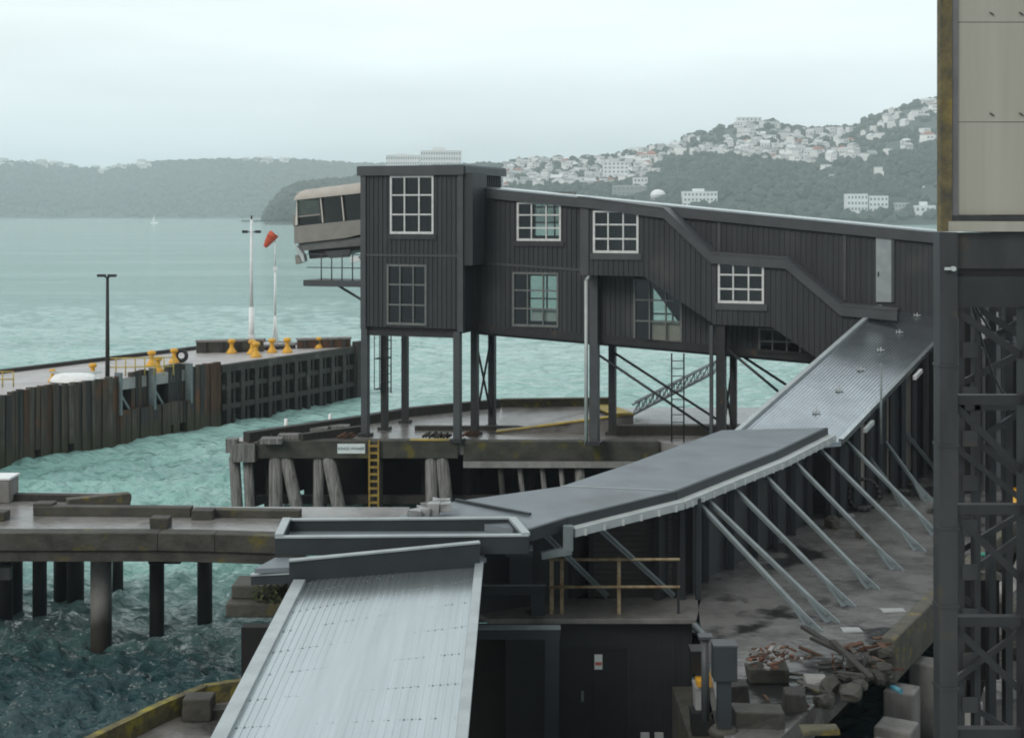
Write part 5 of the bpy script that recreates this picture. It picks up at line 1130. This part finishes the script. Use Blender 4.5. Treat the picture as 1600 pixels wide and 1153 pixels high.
a = P(1085, 975, 29.4); b_ = P(1122, 1015, 28.2); tag(MB().beam(a, b_, .09, .06).build('steel_strut', M_brace), 'short grey steel strut below the slab corner by the shed', 'strut')
for px, py, s, lb in ((1300, 825, .3, 'mossy stone at the foot of the walkway wall'), (1345, 840, .22, 'small dark stone on the quay beside a brace')): 
    q = G(px, py, ZD); tag(chunk(q+Vector((0, 0, s*.5)), s*.55, s*.5, s*.6, px).build('stone', M_conc), lb, 'stone')
tw = G(1350, 800, ZD); m = MB()
for i in range(18):
    a0, a1 = 2*math.pi*i/18, 2*math.pi*(i+1)/18; m.tube(tw+Vector((math.cos(a0)*.45, 0, .5+math.sin(a0)*.45)), tw+Vector((math.cos(a1)*.45, 0, .5+math.sin(a1)*.45)), .05, n=6)
tag(m.build('hose_coil', M_black), 'black hose coil leaning on the walkway wall', 'hose')
for px, py, w, lb in ((1326, 806, .16, 'small white scrap on the quay beside the farther braces'), (1395, 955, .25, 'pale flat scrap lying near the quay edge'), (1330, 985, .2, 'pale flat scrap by the nearest brace foot')):
    q = G(px, py, ZD); tag(MB().box(q.x-w, q.x+w, q.y-.15, q.y+.15, ZD+.003, ZD+.03).jag(.01, px).build('litter', M_pale), lb, 'litter')

# ================================================================ GANTRY TOWER AND QUAY AT THE RIGHT EDGE
GT = thing('gantry_tower', 'tall dark steel gantry tower with beige cladding at the right edge', 'gantry', (7.6, 20, -.5))
YG = 20.0; xg = lambda px: (px-CX)/F*YG; zg = lambda py: H-(py-HZ)/F*YG
xr = xg(1760)
m = MB()
for z0, z1 in ((zg(336), zg(191.2)), (zg(190.6), zg(35.2)), (zg(34.6), zg(-140)), (zg(-142), zg(-300))): m.box(xg(1496), xr, YG+.02, YG+.1, z0+.002, z1-.002)
m.build('cladding_panel', M_panel, GT)
m = MB()
for py in (34, 191):
    for px in (1550, 1596, 1642): q = P(px, py-12, YG); m.beam(q+Vector((-.03, -.0, .02)), q+Vector((.03, -.0, -.02)), .02, .012)
m.build('cladding_fixings', M_gantry, GT)
MB().box(xg(1468), xg(1486), YG-.05, YG+.12, zg(362), zg(-300)).build('mossy_frame', M_mossedge, GT)
MB().box(xg(1486), xg(1496), YG-.02, YG+.2, zg(345), zg(-300)).build('frame_channel', M_bluetrim2, GT)
MB().box(xg(1486), xr, YG-.03, YG+.15, zg(345), zg(337)).build('frame_channel', M_gantry, GT)
MB().box(xg(1480), xr, YG-.06, YG+.2, zg(362), zg(346)).build('bottom_trim', M_panel, GT)
MB().box(6.85, xr, YG+.13, YG+2.2, zg(364), zg(-300)-.1).build('core', M_gantry2, GT)
MB().box(xg(1478), xr, YG+.05, YG+.4, zg(420), zg(364)).build('beam', M_gantry, GT)
MB().box(xg(1490), xr, YG-.02, YG+.3, zg(480), zg(432)).build('beam', M_gantry2, GT)
MB().box(xg(1480), xr, YG+.1, YG+.2, zg(432), zg(420)).build('beam_web', M_black, GT)
m = MB().box(xg(1465), xg(1493), YG-.1, YG+.2, -2, zg(363))
for py in (570, 695, 823, 945, 1072): m.box(xg(1463), xg(1495), YG-.115, YG+.21, zg(py+2), zg(py-2))
m.build('leg', M_gantry, GT)
MB().box(xg(1596), xg(1628), YG-.1, YG+.2, -2, zg(481)).build('leg', M_gantry2, GT)
for py in (624, 795, 970, 1145): MB().box(xg(1494), xg(1596), YG-.03, YG+.13, zg(py+8), zg(py-7)).build('cross_bar', M_gantry2, GT)
for p0, p1 in (((1494, 486), (1596, 556)), ((1494, 636), (1596, 735)), ((1494, 806), (1596, 905)), ((1494, 982), (1596, 1080))): MB().beam(P(*p0, YG+.05), P(*p1, YG+.05), .06, .1).build('diagonal', M_gantry2, GT)
YH = 23.0
for px in (1512,):
    q = P(px, 0, YH); m = MB()
    for s in (-.13, .13): m.box(q.x+s-.05, q.x+s+.05, YH-.1, YH+.1, -2, 10.7)
    leg_ = m.build('rear_leg', M_gantry2, GT)
    for i in range(14): MB().box(q.x-.125, q.x+.125, YH-.13, YH-.102, .3+i*.72, .55+i*.72).build('batten_plate', M_gantry if px == 1512 else M_gantry2, leg_)
for p0, p1 in (((1525, 480), (1610, 535)), ((1500, 600), (1610, 545)), ((1525, 690), (1620, 760)), ((1500, 905), (1600, 835)), ((1500, 930), (1600, 1000))): MB().beam(P(*p0, YH), P(*p1, YH), .07, .1).build('diagonal', M_gantry2, GT)
MB().box(P(1495, 0, YH).x, P(1700, 0, YH).x, YH-.1, YH+.1, P(0, 640, YH).z, P(0, 620, YH).z).build('rear_bar', M_gantry2, GT)
q = P(1482, 420, YG-.15); MB().tube((q.x+.06, q.y-.06, q.z), (q.x+.06, q.y+.03, q.z), .035).box(q.x-.05, q.x+.02, q.y-.03, q.y+.03, q.z-.02, q.z+.02).build('lamp', M_gutter, GT)
for p0, p1, y_ in (((1494, 560), (1596, 500), YH+.3), ((1510, 700), (1600, 640), YH+.3), ((1494, 700), (1596, 780), YH-.3), ((1500, 860), (1600, 800), YH+.2), ((1494, 1060), (1596, 985), YH-.2), ((1494, 1090), (1596, 1150), YH)): MB().beam(P(*p0, y_), P(*p1, y_), .07, .09).build('diagonal', M_gantry2, GT)
for p0, p1, y0_, y1_ in ((1497, 1532, 500, 770), (1566, 1640, 560, 760), (1500, 1560, 905, 1060)): MB().box(P(p0, 0, YH+.9).x, P(p1, 0, YH+.9).x, YH+.85, YH+.95, P(0, y1_, YH+.9).z, P(0, y0_, YH+.9).z).build('shade_backing', M_void, GT)  # near-black backing added to darken the inside of the gantry
for px in (1548, 1574):
    q = P(px, 0, YH+.6); MB().box(q.x-.06, q.x+.06, YH+.5, YH+.7, -2, 10.7).build('rear_leg', M_gantry2, GT)
for px, sag in ((1500, .5), (1508, .9)):
    a, b_ = P(px, 430, YG+.3), P(1620, 600 if sag > .6 else 520, YG+1.5); m = MB(); pp = [a.lerp(b_, k/8)-Vector((0, 0, sag*math.sin(math.pi*k/8))) for k in range(9)]
    for u_, v_ in zip(pp, pp[1:]): m.tube(u_, v_, .018, n=6)
    m.build('cable', M_gantry2, GT)
# far right quay
FQ = MB().prism([(13.0, 36, ZD-.6), (11.4, 32.6, ZD-.6), (15.5, 30.5, ZD-.6), (24, 36, ZD-.6), (34, 56, ZD-.6), (27, 60, ZD-.6)], (0, 0, .6)); tag(FQ.build('far_quay_ground', M_deck2), 'strip of pale quay seen through the gantry legs', 'quay', kind='structure')
o = dup(b0, G(1587, 793, ZD), label='yellow bollard seen through the gantry legs'); o.scale = (.75,)*3; del o['group']
YQ = 44.0
BB = thing('storage_building', 'dark quayside building with pale hanging sheet seen through the gantry legs', 'building', P(1580, 720, YQ))
MB().box(15.3, P(1900, 0, YQ).x, YQ, YQ+4, ZD, 9.2).build('wall', M_void, BB)
for px in (1540, 1558, 1572, 1585, 1597): q = P(px, 0, YQ-.3); MB().box(q.x-.08, q.x+.08, YQ-.4, YQ-.2, ZD, 8.8).build('post', M_trim, BB)
m = MB(); a = P(1532, 488, YQ-.6); b_ = P(1560, 545, YQ-.6)
for i in range(6): x0 = a.x+(b_.x-a.x)*i/6; x1 = a.x+(b_.x-a.x)*(i+1)/6; m.hexa([(x0, YQ-.6-.08*(i % 2), b_.z+.1*i), (x1, YQ-.6-.08*((i+1) % 2), b_.z+.1*(i+1)), (x1, YQ-.55, b_.z+.1*(i+1)), (x0, YQ-.55, b_.z+.1*i), (x0, YQ-.6-.08*(i % 2), a.z), (x1, YQ-.6-.08*((i+1) % 2), a.z), (x1, YQ-.55, a.z), (x0, YQ-.55, a.z)])
m.build('hanging_sheet', M_pale, BB)
r5 = random.Random(11)
for i, (px, py, s) in enumerate(((1540, 905, .3), (1572, 925, .25), (1530, 940, .28), (1590, 950, .25), (1550, 980, .3), (1585, 1010, .3), (1540, 1040, .3), (1570, 1080, .3))):
    q = P(px, py, 30-i*.7); tag(chunk(q, s, s*.7, s*.6, i).build('rubble_chunk', (M_conc, M_concpale, M_timberdk)[i % 3]), 'broken concrete chunk in the dark rubble under the gantry', 'rubble', 'rubble chunks under the gantry')
bk = MB().hexa([(7.0, 24.5, -2), (30, 24.5, -2), (30, 35, -2), (12.5, 35, -2), (7.0, 24.5, -.3), (30, 24.5, -.3), (30, 35, 3.0), (12.5, 35, 2.8)])
tag(bk.build('rubble_slope', mat('dark_rubble', (.05, .048, .044), (.02, .02, .019), .8, 1.5, bump=1, bscale=4)), 'dark rubble bank under the gantry', 'bank', kind='structure')
a = P(1530, 866, 31); b_ = P(1566, 868, 31); m = MB()
for i in range(7): q = a.lerp(b_, i/6); m.tube(q, q+Vector((.14, 0, r5.uniform(-.06, .08))), .05, .03, 6)
tag(m.build('fishing_net', M_teal), 'bundle of teal netting in the rubble behind the gantry', 'net')
for px in (1420, 1445):
    pass

# ================================================================ HAZE
hz = MB().box(-2900, 2900, -150, 5350, -3.5, 235); ho = hz.build('haze', [], origin=(0, 0, 0)); tag(ho, 'thin sea haze over the harbour', 'haze', kind='stuff')
hm = bpy.data.materials.new('haze_air'); hm.use_nodes = True; t = hm.node_tree; t.nodes.clear()
pv = N(t, 'ShaderNodeVolumePrincipled'); pv.inputs['Density'].default_value = .00021; pv.inputs['Color'].default_value = (.88, .965, 1, 1); pv.inputs['Anisotropy'].default_value = .0
oo = N(t, 'ShaderNodeOutputMaterial'); t.links.new(pv.outputs[0], oo.inputs['Volume']); ho.data.materials.append(hm)
